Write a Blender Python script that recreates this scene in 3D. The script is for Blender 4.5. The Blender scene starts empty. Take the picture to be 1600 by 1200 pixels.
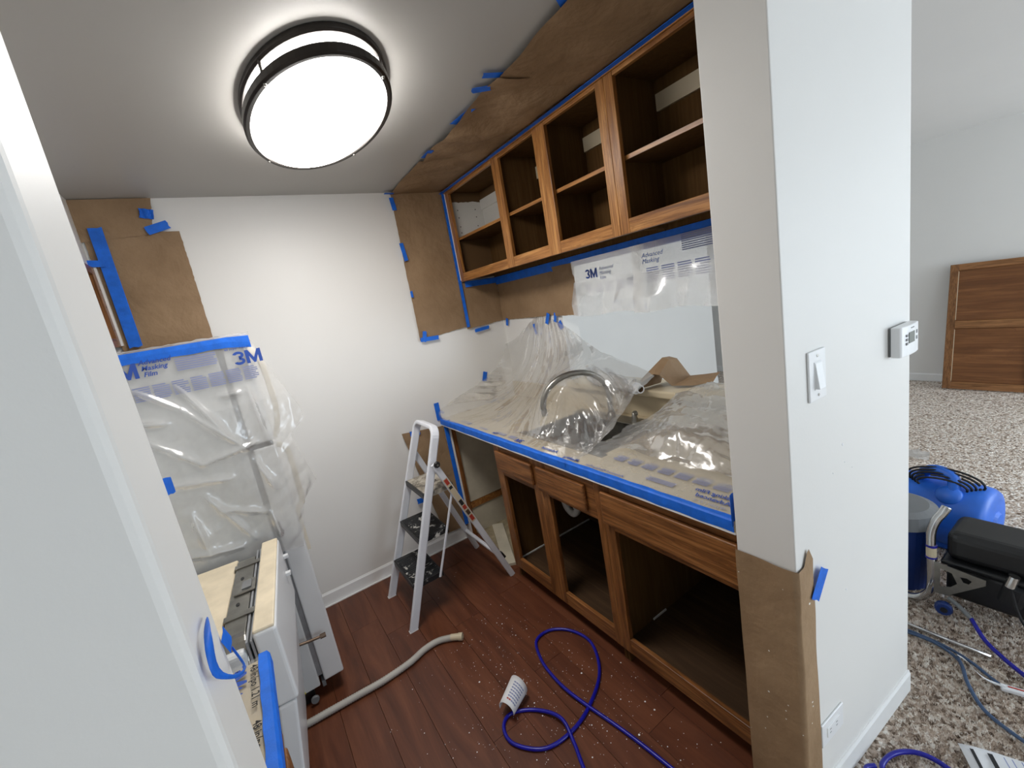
import bpy, bmesh, math, random
import numpy as np
from mathutils import Vector, Matrix

sc = bpy.context.scene
COL = sc.collection

# ------------------------------------------------------------------ camera
def cam_axes(yaw, pitch, roll):
    cy, sy = math.cos(yaw), math.sin(yaw)
    f = Vector((sy * math.cos(pitch), cy * math.cos(pitch), -math.sin(pitch)))
    rt = Vector((cy, -sy, 0)); dn = f.cross(rt)
    r = math.cos(roll) * rt + math.sin(roll) * dn
    d = -math.sin(roll) * rt + math.cos(roll) * dn
    return r, d, f
cam_d = bpy.data.cameras.new('camera'); cam = bpy.data.objects.new('camera', cam_d); COL.objects.link(cam)
cam_d.sensor_width = 36.0; cam_d.lens = 36.0 * 666.57 / 1600.0; cam_d.clip_start = 0.02; cam_d.clip_end = 100
_r, _d, _f = cam_axes(0.5486058, 0.19562958, 0.17911237)
mw = Matrix.Identity(4)
for i in range(3):
    mw[i][0] = _r[i]; mw[i][1] = -_d[i]; mw[i][2] = -_f[i]
mw[0][3], mw[1][3], mw[2][3] = 0.0, 0.0, 1.66
cam.matrix_world = mw
sc.camera = cam

# ------------------------------------------------------------------ world, daylight, exposure
w = bpy.data.worlds.new('sky'); sc.world = w; w.use_nodes = True
bg = w.node_tree.nodes['Background']; bg.inputs[0].default_value = (0.72, 0.86, 1.0, 1); bg.inputs[1].default_value = 1.0

def area(name, loc, target, sx, sy, power, col):
    d = bpy.data.lights.new(name, 'AREA'); d.shape = 'RECTANGLE'; d.size = sx; d.size_y = sy
    d.energy = power; d.color = col
    o = bpy.data.objects.new(name, d); COL.objects.link(o); o.location = loc
    o.rotation_euler = (Vector(target) - Vector(loc)).to_track_quat('-Z', 'Y').to_euler()
    return o
# daylight entering by the patio window behind the viewer
area('daylight_patio', (4.85, -3.36, 1.2), (4.85, 0, 1.19), 2.3, 1.9, 134, (0.79, 0.90, 1.0))
area('added_window_fill', (1.70, -3.36, 1.45), (1.70, 0, 1.44), 1.1, 1.2, 36, (0.76, 0.88, 1.0))  # unseen small window's light, added to fill the kitchen from the front

vs = sc.view_settings
vs.view_transform = 'Standard'; vs.look = 'None'; vs.gamma = 1.0; vs.use_curve_mapping = False
vs.exposure = 0.0
sc.cycles.use_denoising = True
sc.cycles.max_bounces = 10; sc.cycles.transparent_max_bounces = 24
sc.cycles.diffuse_bounces = 5; sc.cycles.glossy_bounces = 4
sc.cycles.caustics_reflective = False; sc.cycles.caustics_refractive = False
sc.cycles.sample_clamp_indirect = 6.0

rng = random.Random(7)

# ------------------------------------------------------------------ materials
def lin(c):
    c = c / 255.0
    return c / 12.92 if c <= 0.04045 else ((c + 0.055) / 1.055) ** 2.4
def S(r, g, b): return (lin(r), lin(g), lin(b), 1.0)

class NT:
    def __init__(s, name):
        s.m = bpy.data.materials.new(name); s.m.use_nodes = True
        s.t = s.m.node_tree; s.n = s.t.nodes; s.l = s.t.links
        s.p = s.n.get('Principled BSDF'); s.out = s.n.get('Material Output')
    def new(s, t, **kw):
        n = s.n.new(t)
        for k, v in kw.items(): setattr(n, k, v)
        return n
    def link(s, a, b): s.l.new(a, b)
    def coord(s, scale=(1, 1, 1), rot=(0, 0, 0), kind='Object'):
        tc = s.new('ShaderNodeTexCoord'); mp = s.new('ShaderNodeMapping')
        mp.inputs['Scale'].default_value = scale; mp.inputs['Rotation'].default_value = rot
        s.link(tc.outputs[kind], mp.inputs['Vector']); return mp.outputs[0]
    def noise(s, vec, scale, detail=4, rough=0.55, dist=0.0):
        n = s.new('ShaderNodeTexNoise'); n.inputs['Scale'].default_value = scale; n.inputs['Detail'].default_value = detail
        n.inputs['Roughness'].default_value = rough; n.inputs['Distortion'].default_value = dist
        s.link(vec, n.inputs['Vector']); return n.outputs['Fac']
    def ramp(s, fac, stops):
        r = s.new('ShaderNodeValToRGB'); e = r.color_ramp.elements
        while len(e) > 1: e.remove(e[-1])
        e[0].position = stops[0][0]; e[0].color = stops[0][1]
        for p, c in stops[1:]:
            x = e.new(p); x.color = c
        s.link(fac, r.inputs[0]); return r.outputs[0]
    def mix(s, fac, a, b, mode='MIX'):
        m = s.new('ShaderNodeMix', data_type='RGBA', blend_type=mode)
        for sock, v in ((m.inputs[0], fac), (m.inputs[6], a), (m.inputs[7], b)):
            if hasattr(v, 'links') or isinstance(v, bpy.types.NodeSocket): s.link(v, sock)
            else: sock.default_value = v
        return m.outputs[2]
    def math(s, op, a, b=0.0):
        m = s.new('ShaderNodeMath', operation=op)
        for sock, v in ((m.inputs[0], a), (m.inputs[1], b)):
            if isinstance(v, bpy.types.NodeSocket): s.link(v, sock)
            else: sock.default_value = v
        return m.outputs[0]
    def bump(s, h, strength=0.3, dist=0.002):
        b = s.new('ShaderNodeBump'); b.inputs['Strength'].default_value = strength; b.inputs['Distance'].default_value = dist
        s.link(h, b.inputs['Height']); s.link(b.outputs[0], s.p.inputs['Normal']); return b.outputs[0]
    def base(s, v):
        if isinstance(v, bpy.types.NodeSocket): s.link(v, s.p.inputs['Base Color'])
        else: s.p.inputs['Base Color'].default_value = v
    def set(s, rough=0.5, metal=0.0, spec=0.5):
        s.p.inputs['Roughness'].default_value = rough; s.p.inputs['Metallic'].default_value = metal
        s.p.inputs['Specular IOR Level'].default_value = spec; return s.m

def plain(name, col, rough=0.5, metal=0.0, spec=0.5, var=0.06, vscale=6, bump=0.0, bscale=60):
    t = NT(name); v = t.coord()
    n = t.noise(v, vscale, 3)
    a = tuple(c * (1 - var) for c in col[:3]) + (1,); b = tuple(min(1, c * (1 + var)) for c in col[:3]) + (1,)
    t.base(t.ramp(n, [(0.3, a), (0.7, b)]))
    if bump: t.bump(t.noise(v, bscale, 4), bump, 0.002)
    return t.set(rough, metal, spec)

def wood(name, axis, dark, mid, light, rough=0.34, gscale=1.0, spec=0.4):
    t = NT(name)
    sc_ = [9.0 * gscale] * 3; sc_['xyz'.index(axis)] = 0.9 * gscale
    v = t.coord(tuple(sc_))
    n1 = t.noise(v, 2.2, 5, 0.6, 1.6)
    sf = [70.0 * gscale] * 3; sf['xyz'.index(axis)] = 2.2 * gscale
    v2 = t.coord(tuple(sf)); n2 = t.noise(v2, 2.0, 3, 0.6, 0.3)
    rings = t.math('FRACT', t.math('MULTIPLY', n1, 7.0))
    c = t.ramp(n1, [(0.25, dark), (0.5, mid), (0.75, light)])
    c = t.mix(t.math('MULTIPLY', t.ramp(rings, [(0.0, (1, 1, 1, 1)), (0.18, (0, 0, 0, 1)), (1, (0.1, .1, .1, 1))]), 0.42), c, dark)
    c = t.mix(t.math('MULTIPLY', t.ramp(n2, [(0.42, (1, 1, 1, 1)), (0.56, (0, 0, 0, 1))]), 0.55), c, dark)
    t.base(c); t.bump(n2, 0.18, 0.001)
    return t.set(rough, 0, spec)

def painted_wall(name, col, tex=0.10):
    t = NT(name); v = t.coord()
    n = t.noise(v, 1.3, 3)
    a = tuple(c * 0.97 for c in col[:3]) + (1,)
    t.base(t.ramp(n, [(0.3, a), (0.7, col)]))
    t.bump(t.noise(v, 130, 3, 0.5), tex, 0.0015)
    return t.set(0.45, 0, 0.35)

M = {}
M['wall'] = painted_wall('wall_paint', (0.80, 0.79, 0.765, 1))
M['wall_sp'] = M['wall']
M['ceiling'] = painted_wall('ceiling_paint_shaded', (0.46, 0.45, 0.425, 1), 0.06)  # kitchen ceiling's dimness is put into this greyer colour
M['ceiling_lr'] = painted_wall('ceiling_paint_lit', (0.82, 0.82, 0.81, 1), 0.06)  # whiter copy, the living room's brighter light put into the colour
M['trim'] = plain('trim_paint', (0.84, 0.84, 0.83, 1), 0.35, var=0.02)
M['white'] = plain('white_plastic', (0.84, 0.85, 0.86, 1), 0.3, var=0.02)
M['tape'] = plain('painter_tape', S(14, 104, 216), 0.6, var=0.15, vscale=25, bump=0.25, bscale=220)
M['tape_dk'] = M['tape']
M['alum'] = plain('ladder_white_enamel', S(226, 229, 236), 0.3, 0.0, 0.5, var=0.03)
M['steel'] = plain('brushed_steel', S(150, 148, 142), 0.32, 0.9, var=0.12, vscale=30)
M['chrome'] = plain('chrome', S(205, 205, 205), 0.12, 1.0, var=0.05)
M['dark_metal'] = plain('bronze_ring', S(46, 42, 39), 0.38, 0.6, var=0.1)
M['black'] = plain('black_plastic', S(24, 24, 25), 0.4, var=0.2)
M['rubber'] = plain('dark_rubber', S(30, 30, 32), 0.7, var=0.2)
M['grey_pl'] = plain('grey_plastic', S(120, 122, 124), 0.45)
M['appl'] = plain('appliance_enamel', S(222, 224, 226), 0.28, var=0.02)
M['appl_side'] = plain('appliance_side_enamel', S(205, 208, 210), 0.38, var=0.03, bump=0.1, bscale=180)
M['cream'] = plain('cream_laminate', S(206, 192, 164), 0.4, var=0.05, vscale=3)
M['cream_liner'] = plain('cream_insulation', S(225, 212, 186), 0.55, var=0.10, vscale=14, bump=0.4, bscale=50)
M['handle'] = plain('almond_handle', S(216, 209, 194), 0.3, var=0.03)
M['gasket'] = plain('grey_gasket', S(160, 163, 167), 0.35, 0.3, var=0.1, vscale=20)
M['hose'] = plain('grey_drain_hose', S(176, 172, 165), 0.5, var=0.08)
M['hose_b'] = plain('blue_spray_hose', S(22, 22, 148), 0.28, var=0.15, vscale=12)
M['cord_b'] = plain('slate_blue_cable', S(62, 84, 116), 0.45, var=0.15)
M['copper'] = plain('dull_copper', S(110, 92, 78), 0.42, 0.7, var=0.2, vscale=30)
M['blue_pl'] = plain('blue_moulded_plastic', S(40, 108, 214), 0.42, var=0.14, vscale=9)
M['dk_blue'] = plain('navy_plastic', S(20, 48, 110), 0.4)
M['paper'] = plain('printed_white_paper', S(232, 233, 236), 0.7, var=0.02)
M['ink'] = plain('black_ink', S(30, 30, 32), 0.7)
M['ink_blue'] = plain('blue_print', S(46, 82, 170), 0.5)
M['ink_grey'] = plain('grey_blue_print', S(140, 148, 186), 0.6)
M['red_ink'] = plain('red_print', S(178, 60, 46), 0.5)
M['yellow'] = plain('yellow_tag', S(226, 214, 60), 0.6)
M['pvc'] = plain('white_pvc', S(222, 220, 214), 0.35)
M['drywall'] = plain('bare_drywall', S(196, 188, 168), 0.8, var=0.12, vscale=7)
M['subfloor'] = plain('bare_subfloor', S(150, 138, 112), 0.9, var=0.3, vscale=14, bump=0.3)
M['oak_y'] = wood('oak_horizontal', 'y', S(108, 66, 30), S(172, 118, 64), S(200, 148, 88))
M['oak_z'] = wood('oak_vertical', 'z', S(108, 66, 30), S(172, 118, 64), S(200, 148, 88))
M['oakd_y'] = wood('aged_oak_horizontal', 'y', S(74, 44, 22), S(142, 92, 50), S(170, 118, 70))
M['oakd_z'] = wood('aged_oak_vertical', 'z', S(74, 44, 22), S(142, 92, 50), S(170, 118, 70))
M['ply'] = wood('cabinet_interior', 'z', S(86, 62, 36), S(98, 72, 43), S(108, 80, 49), 0.7, 0.6, 0.03)
M['ply_dk'] = wood('base_interior', 'y', S(58, 42, 28), S(72, 53, 36), S(84, 64, 45), 0.6, 0.6, 0.2)
M['oak_lr'] = wood('oak_door_frame', 'y', S(104, 68, 38), S(158, 110, 68), S(178, 130, 84), 0.45)
M['oak_lrz'] = wood('oak_door_stile', 'z', S(90, 58, 32), S(140, 96, 58), S(162, 116, 74), 0.45)
M['ply_lr'] = wood('oak_door_panel', 'y', S(96, 58, 30), S(126, 82, 46), S(148, 100, 60), 0.45, 0.40)

def kraft():
    t = NT('kraft_paper'); v = t.coord()
    n = t.noise(v, 5, 5, 0.6); f = t.noise(t.coord((1, 1, 1)), 160, 2)
    c = t.ramp(n, [(0.3, S(138, 112, 84)), (0.7, S(160, 133, 103))])
    t.base(t.mix(t.math('MULTIPLY', f, 0.18), c, S(108, 86, 62))); t.bump(t.math('ADD', t.math('MULTIPLY', t.noise(v, 7, 3, 0.5, 0.8), 2.2), t.noise(v, 24, 4, 0.55)), 0.42, 0.010)
    return t.set(0.62, 0, 0.3)
M['kraft'] = kraft()

def spattered_kraft():
    t = NT('spattered_kraft_paper'); v = t.coord()
    n = t.noise(v, 5, 5, 0.6)
    c = t.ramp(n, [(0.3, S(138, 112, 84)), (0.7, S(160, 133, 103))])
    vo = t.new('ShaderNodeTexVoronoi'); vo.inputs['Scale'].default_value = 34; t.link(v, vo.inputs['Vector'])
    vn = t.noise(v, 9, 2)
    spot = t.math('LESS_THAN', vo.outputs['Distance'], t.math('MULTIPLY', t.math('SUBTRACT', vn, 0.44), 0.5))
    t.base(t.mix(spot, c, S(232, 230, 224))); t.bump(t.math('ADD', t.math('MULTIPLY', t.noise(v, 7, 3, 0.5, 0.8), 2.2), t.noise(v, 24, 4, 0.55)), 0.35, 0.010)
    return t.set(0.6, 0, 0.3)
M['kraft_sp'] = spattered_kraft()

def film(name, milk=0.34, rough=0.15, tint=(0.93, 0.93, 0.92, 1)):
    t = NT(name); n = t.n
    n.remove(t.p)
    v = t.coord()
    tr = t.new('ShaderNodeBsdfTransparent'); tr.inputs[0].default_value = (0.985, 0.985, 0.98, 1)
    di = t.new('ShaderNodeBsdfDiffuse'); di.inputs[0].default_value = tint
    tl = t.new('ShaderNodeBsdfTranslucent'); tl.inputs[0].default_value = tint
    gl = t.new('ShaderNodeBsdfGlossy'); gl.inputs['Roughness'].default_value = rough
    m1 = t.new('ShaderNodeMixShader'); m1.inputs[0].default_value = 0.45
    t.link(di.outputs[0], m1.inputs[1]); t.link(tl.outputs[0], m1.inputs[2])
    m2 = t.new('ShaderNodeMixShader')
    nz = t.noise(v, 7, 4, 0.6)
    t.link(t.math('ADD', t.math('MULTIPLY', nz, 0.22), milk - 0.11), m2.inputs[0])
    t.link(tr.outputs[0], m2.inputs[1]); t.link(m1.outputs[0], m2.inputs[2])
    fr = t.new('ShaderNodeFresnel'); fr.inputs[0].default_value = 1.5
    b = t.new('ShaderNodeBump'); b.inputs['Strength'].default_value = 0.18; b.inputs['Distance'].default_value = 0.004
    t.link(t.noise(v, 22, 3, 0.5, 0.6), b.inputs['Height'])
    t.link(b.outputs[0], gl.inputs['Normal']); t.link(b.outputs[0], fr.inputs['Normal'])
    m3 = t.new('ShaderNodeMixShader')
    t.link(t.math('MINIMUM', t.math('MULTIPLY', fr.outputs[0], 1.4), 0.40), m3.inputs[0])
    t.link(m2.outputs[0], m3.inputs[1]); t.link(gl.outputs[0], m3.inputs[2])
    t.link(m3.outputs[0], t.out.inputs[0])
    return t.m
M['film'] = film('masking_film', 0.30)
M['film_thick'] = film('folded_masking_film', 0.55)
M['film_side'] = film('side_masking_film', 0.42)
M['film_flat'] = film('flat_masking_film', 0.20, 0.2)

def laminate():
    t = NT('laminate_floor')
    oi = t.new('ShaderNodeObjectInfo')
    tc = t.new('ShaderNodeTexCoord'); mp = t.new('ShaderNodeMapping'); mp.inputs['Scale'].default_value = (6, 0.7, 6)
    off = t.new('ShaderNodeCombineXYZ'); t.link(t.math('MULTIPLY', oi.outputs['Random'], 30.0), off.inputs[1])
    ad = t.new('ShaderNodeVectorMath', operation='ADD'); t.link(tc.outputs['Object'], ad.inputs[0]); t.link(off.outputs[0], ad.inputs[1])
    t.link(ad.outputs[0], mp.inputs[0]); v = mp.outputs[0]
    n1 = t.noise(v, 2.0, 6, 0.6, 1.2)
    mp2 = t.new('ShaderNodeMapping'); mp2.inputs['Scale'].default_value = (60, 2.5, 60); t.link(ad.outputs[0], mp2.inputs[0])
    n2 = t.noise(mp2.outputs[0], 2, 4)
    c = t.ramp(n1, [(0.25, S(68, 35, 21)), (0.5, S(106, 60, 38)), (0.78, S(136, 84, 56))])
    c = t.mix(t.math('MULTIPLY', n2, 0.45), c, S(58, 28, 18))
    c2 = t.mix(t.math('MULTIPLY', oi.outputs['Random'], 0.35), c, S(84, 46, 32))
    t.base(c2); t.bump(n2, 0.12, 0.001)
    return t.set(0.40, 0, 0.4)
M['lam'] = laminate()

def carpet():
    t = NT('carpet'); v = t.coord()
    vo = t.new('ShaderNodeTexVoronoi'); vo.inputs['Scale'].default_value = 95; t.link(v, vo.inputs['Vector'])
    big = t.noise(v, 38, 5, 0.7)
    sep = t.new('ShaderNodeSeparateColor'); t.link(vo.outputs['Color'], sep.inputs[0])
    f = t.math('ADD', t.math('MULTIPLY', sep.outputs[0], 0.55), t.math('MULTIPLY', big, 0.55))
    t.base(t.ramp(f, [(0.22, S(92, 74, 62)), (0.42, S(184, 166, 150)), (0.60, S(220, 204, 190)), (0.82, S(250, 244, 236))]))
    t.bump(t.math('ADD', t.math('MULTIPLY', vo.outputs['Distance'], -1.0), big), 0.6, 0.010)
    return t.set(0.95, 0, 0.1)
M['carpet'] = carpet()

def tread():
    t = NT('paint_smeared_tread'); v = t.coord()
    n = t.noise(v, 17, 5, 0.68, 0.6)
    t.base(t.ramp(n, [(0.52, S(26, 27, 29)), (0.58, S(38, 38, 40)), (0.615, S(196, 194, 188)), (1, S(224, 222, 216))]))
    return t.set(0.5, 0, 0.4)
M['tread'] = tread()
def tread_top():
    t = NT('paint_caked_tread'); v = t.coord()
    n = t.noise(v, 15, 5, 0.68, 0.6)
    t.base(t.ramp(n, [(0.36, S(30, 30, 31)), (0.44, S(120, 114, 104)), (0.52, S(168, 160, 146)), (0.7, S(206, 200, 188))]))
    return t.set(0.55, 0, 0.3)
M['tread_top'] = tread_top()

def emit(name, col, strength):
    t = NT(name); t.p.inputs['Emission Color'].default_value = col; t.p.inputs['Emission Strength'].default_value = strength
    t.base((0.9, 0.9, 0.9, 1)); return t.set(0.4)

def half_painted():
    # first bay of the wall cabinet has been sprayed white as far as the shelf
    t = NT('half_painted_interior'); v = t.coord()
    sep = t.new('ShaderNodeSeparateXYZ'); t.link(v, sep.inputs[0])
    n = t.noise(v, 9, 3)
    h = t.math('ADD', sep.outputs[2], t.math('MULTIPLY', n, 0.05))
    k = t.math('MULTIPLY', t.math('LESS_THAN', h, 2.385), t.math('GREATER_THAN', sep.outputs[2], 2.112))
    t.base(t.mix(k, S(104, 78, 50), S(226, 224, 218)))
    return t.set(0.5)
M['half_white'] = half_painted()
M['white_in'] = plain('sprayed_white_panel', S(228, 226, 220), 0.45, var=0.03)
M['lcd'] = plain('thermostat_display', S(84, 92, 84), 0.3)
M['glass'] = NT('window_glass').m
_g = M['glass'].node_tree.nodes['Principled BSDF']; _g.inputs['Transmission Weight'].default_value = 1.0; _g.inputs['Roughness'].default_value = 0.0; _g.inputs['IOR'].default_value = 1.02

# ------------------------------------------------------------------ mesh helpers
class MB:
    def __init__(s): s.v = []; s.f = []
    def add(s, vs_, fs):
        k = len(s.v); s.v += [tuple(p) for p in vs_]; s.f += [tuple(i + k for i in f) for f in fs]; return s
    def box(s, x0, y0, z0, x1, y1, z1):
        x0, x1 = min(x0, x1), max(x0, x1); y0, y1 = min(y0, y1), max(y0, y1); z0, z1 = min(z0, z1), max(z0, z1)
        v = [(x0, y0, z0), (x1, y0, z0), (x1, y1, z0), (x0, y1, z0), (x0, y0, z1), (x1, y0, z1), (x1, y1, z1), (x0, y1, z1)]
        return s.add(v, [(0, 3, 2, 1), (4, 5, 6, 7), (0, 1, 5, 4), (1, 2, 6, 5), (2, 3, 7, 6), (3, 0, 4, 7)])
    def obox(s, c, ax, ay, az):
        c = Vector(c); ax, ay, az = Vector(ax), Vector(ay), Vector(az)
        v = [c + i * ax + j * ay + k * az for i, j, k in ((-1, -1, -1), (1, -1, -1), (1, 1, -1), (-1, 1, -1), (-1, -1, 1), (1, -1, 1), (1, 1, 1), (-1, 1, 1))]
        return s.add(v, [(0, 3, 2, 1), (4, 5, 6, 7), (0, 1, 5, 4), (1, 2, 6, 5), (2, 3, 7, 6), (3, 0, 4, 7)])
    def prism(s, poly, axis, a, b):
        def P(p, q):
            return {'x': (q, p[0], p[1]), 'y': (p[0], q, p[1]), 'z': (p[0], p[1], q)}[axis]
        n = len(poly); v = [P(p, a) for p in poly] + [P(p, b) for p in poly]
        f = [tuple(range(n - 1, -1, -1)), tuple(range(n, 2 * n))] + [(i, (i + 1) % n, n + (i + 1) % n, n + i) for i in range(n)]
        return s.add(v, f)
    def sweep(s, path, prof, ref=(0, 0, 1), caps=True, closed=False):
        P = [Vector(p) for p in path]; n = len(prof); m = len(P); vs_ = []
        ref = Vector(ref)
        for i, p in enumerate(P):
            a = P[(i - 1) % m] if (closed or i > 0) else P[i]; b = P[(i + 1) % m] if (closed or i < m - 1) else P[i]
            t = (b - a).normalized(); sd = t.cross(ref)
            if sd.length < 1e-4: sd = t.cross(Vector((1, 0.3, 0.2)))
            sd.normalize(); nn = sd.cross(t)
            vs_ += [p + sd * x + nn * y for x, y in prof]
        fs = []
        for i in range(m if closed else m - 1):
            j = (i + 1) % m
            fs += [(i * n + k, i * n + (k + 1) % n, j * n + (k + 1) % n, j * n + k) for k in range(n)]
        if caps and not closed: fs += [tuple(range(n - 1, -1, -1)), tuple((m - 1) * n + k for k in range(n))]
        return s.add(vs_, fs)
    def tube(s, path, r, n=10, ref=(0, 0, 1), caps=True, closed=False):
        return s.sweep(path, [(r * math.cos(2 * math.pi * k / n), r * math.sin(2 * math.pi * k / n)) for k in range(n)], ref, caps, closed)
    def bar(s, path, w_, t_, ref=(0, 0, 1), r=None):
        r = r or min(w_, t_) * 0.3; pr = []
        for cx, cy, a0 in ((w_ / 2 - r, t_ / 2 - r, 0), (-w_ / 2 + r, t_ / 2 - r, 90), (-w_ / 2 + r, -t_ / 2 + r, 180), (w_ / 2 - r, -t_ / 2 + r, 270)):
            for da in (0, 45, 90): pr.append((cx + r * math.cos(math.radians(a0 + da)), cy + r * math.sin(math.radians(a0 + da))))
        return s.sweep(path, pr, ref)
    def lathe(s, prof, c, axis=(0, 0, 1), n=24, sx=1.0, sy=1.0):
        ax = Vector(axis).normalized(); u = ax.orthogonal().normalized(); v_ = ax.cross(u); c = Vector(c); m = len(prof)
        if abs(ax.z) > 0.99: u, v_ = Vector((1, 0, 0)), Vector((0, 1, 0))
        vs_ = []
        for k in range(n):
            a = 2 * math.pi * k / n
            for r, h in prof: vs_.append(c + ax * h + u * (r * sx * math.cos(a)) + v_ * (r * sy * math.sin(a)))
        fs = []
        for k in range(n):
            k2 = (k + 1) % n
            fs += [(k * m + i, k2 * m + i, k2 * m + i + 1, k * m + i + 1) for i in range(m - 1)]
        s.add(vs_, fs)
        return s
    def grid(s, P):
        P = np.asarray(P, float); a, b = P.shape[:2]
        return s.add([tuple(p) for p in P.reshape(-1, 3)], [(i * b + j, (i + 1) * b + j, (i + 1) * b + j + 1, i * b + j + 1) for i in range(a - 1) for j in range(b - 1)])
    def build(s, name, mat, parent=None, smooth=False, bevel=0.0, seg=2, solid=0.0, weld=0.0, angle=40):
        me = bpy.data.meshes.new(name); me.from_pydata(s.v, [], s.f)
        bm = bmesh.new(); bm.from_mesh(me)
        bmesh.ops.remove_doubles(bm, verts=bm.verts, dist=max(weld, 1e-6))
        bmesh.ops.recalc_face_normals(bm, faces=bm.faces); bm.to_mesh(me); bm.free()
        if isinstance(mat, str): mat = M[mat]
        me.materials.append(mat)
        o = bpy.data.objects.new(name, me); COL.objects.link(o)
        if smooth:
            me.polygons.foreach_set('use_smooth', [True] * len(me.polygons))
        if solid:
            md = o.modifiers.new('solid', 'SOLIDIFY'); md.thickness = solid; md.offset = 0
        if bevel:
            md = o.modifiers.new('bevel', 'BEVEL'); md.width = bevel; md.segments = seg; md.limit_method = 'ANGLE'; md.angle_limit = math.radians(angle)
        if parent is not None:
            o.parent = parent; o.matrix_parent_inverse = PINV.get(parent.name, Matrix.Identity(4))
        return o
PINV = {}
def tag(o, label=None, cat=None, group=None, kind=None):
    if label: o['label'] = label
    if cat: o['category'] = cat
    if group: o['group'] = group
    if kind: o['kind'] = kind
    return o
def thing(name, label, cat, loc=(0, 0, 0), group=None, keep=True):
    o = bpy.data.objects.new(name, None); COL.objects.link(o); o.location = loc; o.empty_display_size = 0.05
    if keep: PINV[o.name] = Matrix.Translation(-Vector(loc))      # parts are given in world metres
    return tag(o, label, cat, group)
def struct(o): o['kind'] = 'structure'; return o

def tri(t): return np.abs((t % 1.0) - 0.5) * 2 - 0.5
def crumple(x, y, seed, n=5, f0=3.0, grow=1.35):
    """piecewise-planar folds, as in crinkled foil"""
    r = np.random.RandomState(seed); h = np.zeros_like(x); f = f0; a = 1.0
    wx = x + 0.03 * np.sin(y * 9 + r.rand() * 6) ; wy = y + 0.03 * np.sin(x * 8 + r.rand() * 6)
    for _ in range(n):
        th = r.rand() * math.pi
        h += a * tri((wx * math.cos(th) + wy * math.sin(th)) * f + r.rand() + 0.35 * np.sin(wx * 3.1 * r.rand() + wy * 2.7 * r.rand() + r.rand() * 6))
        f *= grow; a /= grow ** 0.9
    return h / n ** 0.5
def smooth_noise(x, y, seed, n=6, f=2.0):
    r = np.random.RandomState(seed); h = np.zeros_like(x)
    for k in range(n):
        th = r.rand() * 6.28; ff = f * (0.6 + 1.5 * r.rand())
        h += np.sin((x * math.cos(th) + y * math.sin(th)) * ff * 6.28 + r.rand() * 6.28)
    return h / n
def spline(P, m):
    """Catmull-Rom along axis 0 of P (k,...) to m samples"""
    P = np.asarray(P, float); k = len(P); t = np.linspace(0, k - 1, m); i = np.minimum(t.astype(int), k - 2); u = t - i
    g = lambda j: P[np.clip(j, 0, k - 1)]
    sh = (slice(None),) + (None,) * (P.ndim - 1); u = u[sh]
    p0, p1, p2, p3 = g(i - 1), g(i), g(i + 1), g(i + 2)
    return 0.5 * (2 * p1 + (p2 - p0) * u + (2 * p0 - 5 * p1 + 4 * p2 - p3) * u ** 2 + (3 * p1 - p0 - 3 * p2 + p3) * u ** 3)
def curve3(pts, m): return [tuple(p) for p in spline(np.array(pts, float), m)]

def tape(label, c, u, v, ln, wd, n=None, curl=0.0, lift=0.0015, seed=1, cat='tape', group='scraps of painter tape', name='painter_tape', bend=0.0):
    """strip of tape: centre, length direction, width direction"""
    u = Vector(u).normalized(); v = Vector(v).normalized(); nn = Vector(n).normalized() if n else u.cross(v)
    r = random.Random(seed); a = 10 if ln > 0.03 else 6; rows = []
    for i in range(a + 1):
        s_ = i / a - 0.5; row = []
        for j in range(4):
            t_ = j / 3 - 0.5
            jag = (r.random() - 0.5) * 0.006 * (1 if i in (0, a) else 0)
            h = lift + curl * max(0, s_) ** 2 * 4 * ln + bend * math.sin(i * 1.3 + j) * 0.002
            row.append(Vector(c) + u * (s_ * ln + jag) + v * (t_ * wd) + nn * h)
        rows.append(row)
    o = MB().grid(rows).build(name, 'tape', solid=0.0006)
    return tag(o, label, cat, group)

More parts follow.
